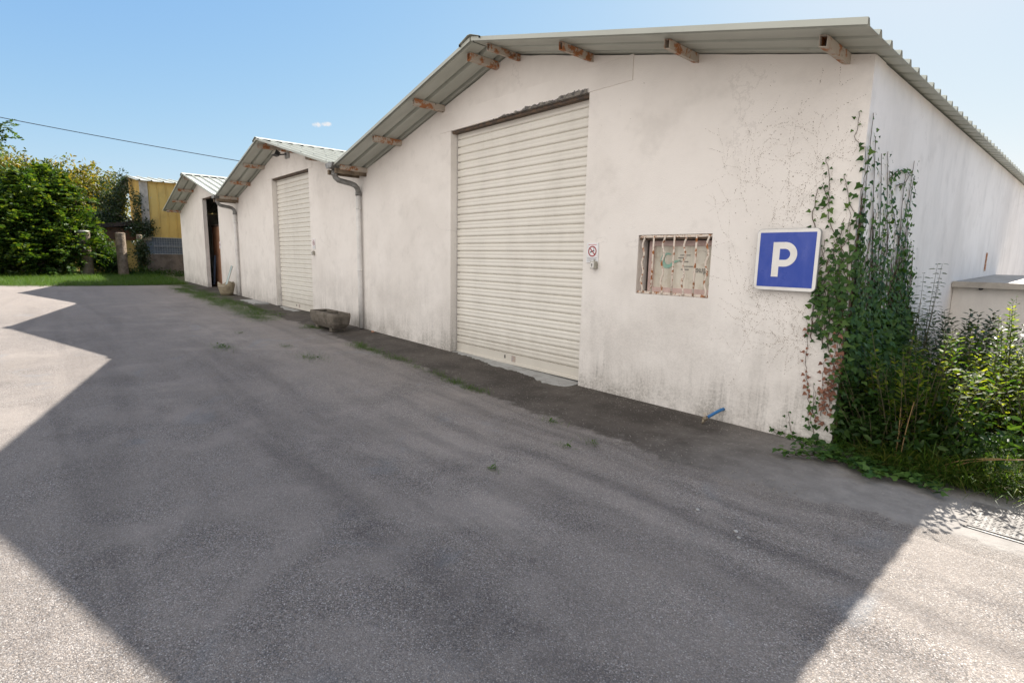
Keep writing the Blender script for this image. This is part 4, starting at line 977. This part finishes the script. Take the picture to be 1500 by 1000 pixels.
fronds('acacia_bush', 'large feathery light green acacia bush at the left edge of the yard', 'bush',
       [bl(60, 310, -34, 1.3, 1.25, 1.5), bl(20, 330, -33.5, 1.3, 1.1, 1.7), bl(40, 370, -33, 1.2, 1.3, 1.0), bl(95, 360, -33.2, 1.0, .9, 1.1), bl(75, 284, -34.4, .9, .8, 1.0), bl(-25, 340, -33.5, 1.4, 1.2, 2.0), bl(30, 275, -34.6, .7, .6, .5), bl(110, 330, -34, .5, .5, .5), bl(62, 262, -34.3, .3, .3, .5), bl(88, 272, -34.2, .3, .3, .4), bl(112, 295, -34, .35, .35, .35), bl(128, 335, -33.6, .35, .35, .4), bl(12, 268, -34.4, .5, .4, .5), bl(130, 368, -33, .4, .4, .5)], 3500, 'robinia_leaf', .58, base=at(50, 395, -33.6))
crown('low_bush', 'low leafy bush between the two thick posts', 'bush', [bl(152, 378, -34.2, .7, .8, .75), bl(140, 362, -34.4, .7, .6, .7), bl(165, 385, -34.0, .6, .5, .5)], 6500, .13, 'hedge_leaf', None, 'oval', 18, .2, lname='foliage')
crown('yellowing_tree', 'yellowing broad tree behind the acacia bush, left of the yellow shed', 'tree', [bl(100, 285, -56, 3, 2.2, 2.5), bl(140, 290, -57, 2.5, 2.2, 2.6), bl(118, 315, -56, 2.8, 2.6, 2.0), bl(160, 300, -58, 2., 1.6, 1.8), bl(90, 330, -56, 2., 2., 1.8)], 19000, .30, 'oak_leaf', [at(118, 385, -56), at(120, 350, -56), at(122, 310, -56)], 'oval', 26, .42)
crown('tall_tree', 'tall olive tree at the far left edge behind the acacia', 'tree', [bl(10, 262, -52, 2.6, 2.4, 2.2), bl(40, 290, -53, 2.4, 2.2, 2.2), bl(-20, 280, -52, 2.5, 2.4, 2.6), bl(5, 320, -52, 3, 2.6, 2.6)], 15000, .29, 'oak_leaf', [at(5, 385, -52), at(6, 340, -52), at(8, 280, -52)], 'oval', 26, .42)
crown('green_thicket', 'dark thicket behind the posts below the yellowing tree', 'thicket', [bl(110, 350, -46, 2, 2.2, 1.8), bl(150, 345, -45, 1.6, 1.4, 1.6), bl(60, 350, -46, 2, 2.4, 2.2), bl(0, 350, -46, 2.2, 2.6, 2.2), bl(120, 380, -42, 1.4, 1.6, .9), bl(60, 385, -42, 1.4, 2, 1.), bl(0, 385, -42, 1.4, 2.2, 1.1), bl(165, 372, -43, 1., 1.0, 1.0)], 20000, .22, 'hedge_leaf', None, 'oval', 26, .34, lname='foliage')
crown('ivy_clump', 'dark ivy clump covering the gable of the yellow shed', 'ivy', [bl(163, 300, -37.6, .6, .65, 1.3), bl(172, 285, -38.6, .4, .4, 1.0), bl(192, 328, -36.4, .3, .4, .5), bl(205, 338, -35.8, .2, .5, .4), bl(155, 325, -37.0, .6, .7, .7), bl(178, 268, -39, .35, .35, .6)], 9000, .12, 'dark_leaf', [at(170, 385, -37.0), at(172, 350, -37.0), at(170, 310, -37.)], 'oval', 24, .18, lname='foliage')
crown('ivy_clump', 'thin ivy trailing over the corner trim of the yellow shed', 'ivy', [bl(202, 300, -35.85, .12, .18, 1.0), bl(214, 335, -35.75, .10, .45, .55), bl(208, 372, -34.1, .25, .28, .9)], 2400, .12, 'dark_leaf', None, 'oval', 12, .13, lname='foliage')
crown('low_bush', 'low dark undergrowth at the foot of the block wall', 'bush', [bl(240, 402, -33.5, .4, 1.1, .22), bl(262, 408, -30.5, .4, .6, .2), bl(205, 400, -33.6, .4, .7, .3)], 3200, .10, 'hedge_leaf', None, 'oval', 14, .14, lname='foliage')
# spray of a nearer tree that reaches into the left edge of the view
c1 = at(-40, 195, -22); fronds('acacia_tree', 'nearer acacia whose feathery branch tips enter at upper left', 'tree', [(at(-12, 186, -22), (.35, .35, .2)), (at(-65, 190, -22), (1.0, .6, .8)), (at(-10, 206, -22), (.3, .3, .14)), (at(-110, 180, -22), (1.5, 1.0, 1.4))], 700, 'robinia_leaf', .36, base=(c1[0], c1[1] - 1.2, gz(c1[0])))

crown('undergrowth', 'dark leafy undergrowth filling the foot of the corner shrubs', 'undergrowth', [((-1.05, 5.1, .2), (.38, .14, .28)), ((-.6, 5.22, .25), (.35, .16, .32)), ((-.1, 5.45, .2), (.45, .14, .22)), ((-1.2, 5.3, .35), (.2, .2, .4))], 2600, .07, 'hedge_leaf', None, 'oval', 14, .07, lname='foliage')
# overhead cable
A0, B0 = Vector(at(0, 172, -42)), Vector(at(345, 235, -36)); dv = B0 - A0
pts = [A0 + dv * f - Vector((0, 0, .35 * (.25 - (f - .5) ** 2) * .5)) for f in np.linspace(-1.6, 2.2, 40)]
tag(MB().tube(pts, .021, 6).build('overhead_cable', 'cable'), 'thin dark overhead cable crossing the sky at left', 'cable')

# ------------------------------------------------------------------ light
SUN = Vector((-.225, 1.14, 1.0)).normalized()
sl = bpy.data.lights.new('sun', 'SUN'); sl.energy = 4.7; sl.angle = R(.5); sl.color = (1, .935, .84)
so = bpy.data.objects.new('sun', sl); COL.objects.link(so); so.rotation_euler = SUN.to_track_quat('Z', 'Y').to_euler(); so.location = (0, 0, 30)
w = bpy.data.worlds.new('World'); S.world = w; w.use_nodes = True
nt = w.node_tree; bg = nt.nodes['Background']
sky = nt.nodes.new('ShaderNodeTexSky'); sky.sky_type = 'NISHITA'; sky.sun_disc = False
sky.sun_elevation = math.asin(SUN.z); sky.sun_rotation = math.atan2(SUN.x, SUN.y)
sky.air_density = 1.0; sky.dust_density = .5; sky.ozone_density = 1.0; sky.altitude = 50
SKY_K = (14.7, 4.95, 1.08); SKY_A = (14.1, 7.88, 5.83); FILL_CLOUD = (8.5, 8.2, 7.95)
tc = nt.nodes.new('ShaderNodeTexCoord')
def wm(op, a, b=None):
    n_ = nt.nodes.new('ShaderNodeMath'); n_.operation = op
    for i, v in enumerate((a, b)):
        if v is None: continue
        if isinstance(v, bpy.types.NodeSocket): nt.links.new(v, n_.inputs[i])
        else: n_.inputs[i].default_value = v
    return n_.outputs[0]
def vd(a, vec, mode):
    n_ = nt.nodes.new('ShaderNodeVectorMath'); n_.operation = mode; nt.links.new(a, n_.inputs[0])
    if vec is not None: n_.inputs[1].default_value = vec
    return n_
# one tiny fair-weather cloud low in the sky beyond the sheds
def puff(u, v, sx, sy):
    c = ray(u, v).normalized(); sd = Vector((c.y, -c.x, 0)).normalized(); upv = sd.cross(c)
    a = vd(tc.outputs['Generated'], tuple(sd), 'DOT_PRODUCT').outputs['Value']; b = vd(tc.outputs['Generated'], tuple(upv), 'DOT_PRODUCT').outputs['Value']
    f = vd(tc.outputs['Generated'], tuple(c), 'DOT_PRODUCT').outputs['Value']
    r2 = wm('ADD', wm('POWER', wm('ABSOLUTE', wm('DIVIDE', a, sx)), 2.), wm('POWER', wm('ABSOLUTE', wm('DIVIDE', b, sy)), 2.))
    g_ = wm('MULTIPLY', wm('SUBTRACT', 1., wm('MINIMUM', r2, 1.)), wm('GREATER_THAN', f, 0.)); return g_
g = wm('ADD', puff(466, 183, .013, .0062), puff(480, 182, .010, .0055))
nz = nt.nodes.new('ShaderNodeTexNoise'); nz.inputs['Scale'].default_value = 160; nz.inputs['Detail'].default_value = 5; nt.links.new(tc.outputs['Generated'], nz.inputs['Vector'])
mr = nt.nodes.new('ShaderNodeMapRange'); mr.interpolation_type = 'SMOOTHSTEP'; nt.links.new(wm('MULTIPLY', g, nz.outputs['Fac']), mr.inputs[0])
mr.inputs[1].default_value = .18; mr.inputs[2].default_value = .55
def mixc(f, a, b, mode='MIX'):
    m_ = nt.nodes.new('ShaderNodeMix'); m_.data_type = 'RGBA'; m_.blend_type = mode
    for i, v in ((0, f), (6, a), (7, b)):
        if isinstance(v, bpy.types.NodeSocket): nt.links.new(v, m_.inputs[i])
        else: m_.inputs[i].default_value = v if i == 0 else (*v, 1)
    return m_.outputs[2]
# haze evens the blue out towards the sun: A * c / (c + K) in each channel
clear = mixc(1., mixc(1., sky.outputs[0], SKY_A, 'MULTIPLY'), mixc(1., sky.outputs[0], SKY_K, 'ADD'), 'DIVIDE')
# unseen broken cloud behind the camera, added to lighten the shaded walls and ground
dirn = vd(tc.outputs['Generated'], (.05, -.90, .42), 'DOT_PRODUCT').outputs['Value']
n2 = nt.nodes.new('ShaderNodeTexNoise'); n2.inputs['Scale'].default_value = 2.2; n2.inputs['Detail'].default_value = 6; n2.inputs['Roughness'].default_value = .6; nt.links.new(tc.outputs['Generated'], n2.inputs['Vector'])
mr2 = nt.nodes.new('ShaderNodeMapRange'); mr2.interpolation_type = 'SMOOTHSTEP'
nt.links.new(wm('ADD', dirn, wm('MULTIPLY', wm('SUBTRACT', n2.outputs['Fac'], .5), .8)), mr2.inputs[0]); mr2.inputs[1].default_value = .28; mr2.inputs[2].default_value = .62
col = mixc(mr2.outputs[0], clear, FILL_CLOUD)
col = mixc(mr.outputs[0], col, (4.6, 4.7, 4.9))
nt.links.new(col, bg.inputs[0]); bg.inputs[1].default_value = .06

# ------------------------------------------------------------------ camera
cam = bpy.data.cameras.new('camera'); co = bpy.data.objects.new('camera', cam); COL.objects.link(co); S.camera = co
cam.sensor_width = 36; cam.lens = F_ / 1500 * 36; cam.clip_end = 3000; cam.clip_start = .05
M = Matrix((CR, -CD, -_f)).transposed().to_4x4(); M.translation = CAMP; co.matrix_world = M
S.view_settings.view_transform = 'Standard'; S.view_settings.look = 'None'; S.view_settings.gamma = 1; S.view_settings.exposure = 1.6
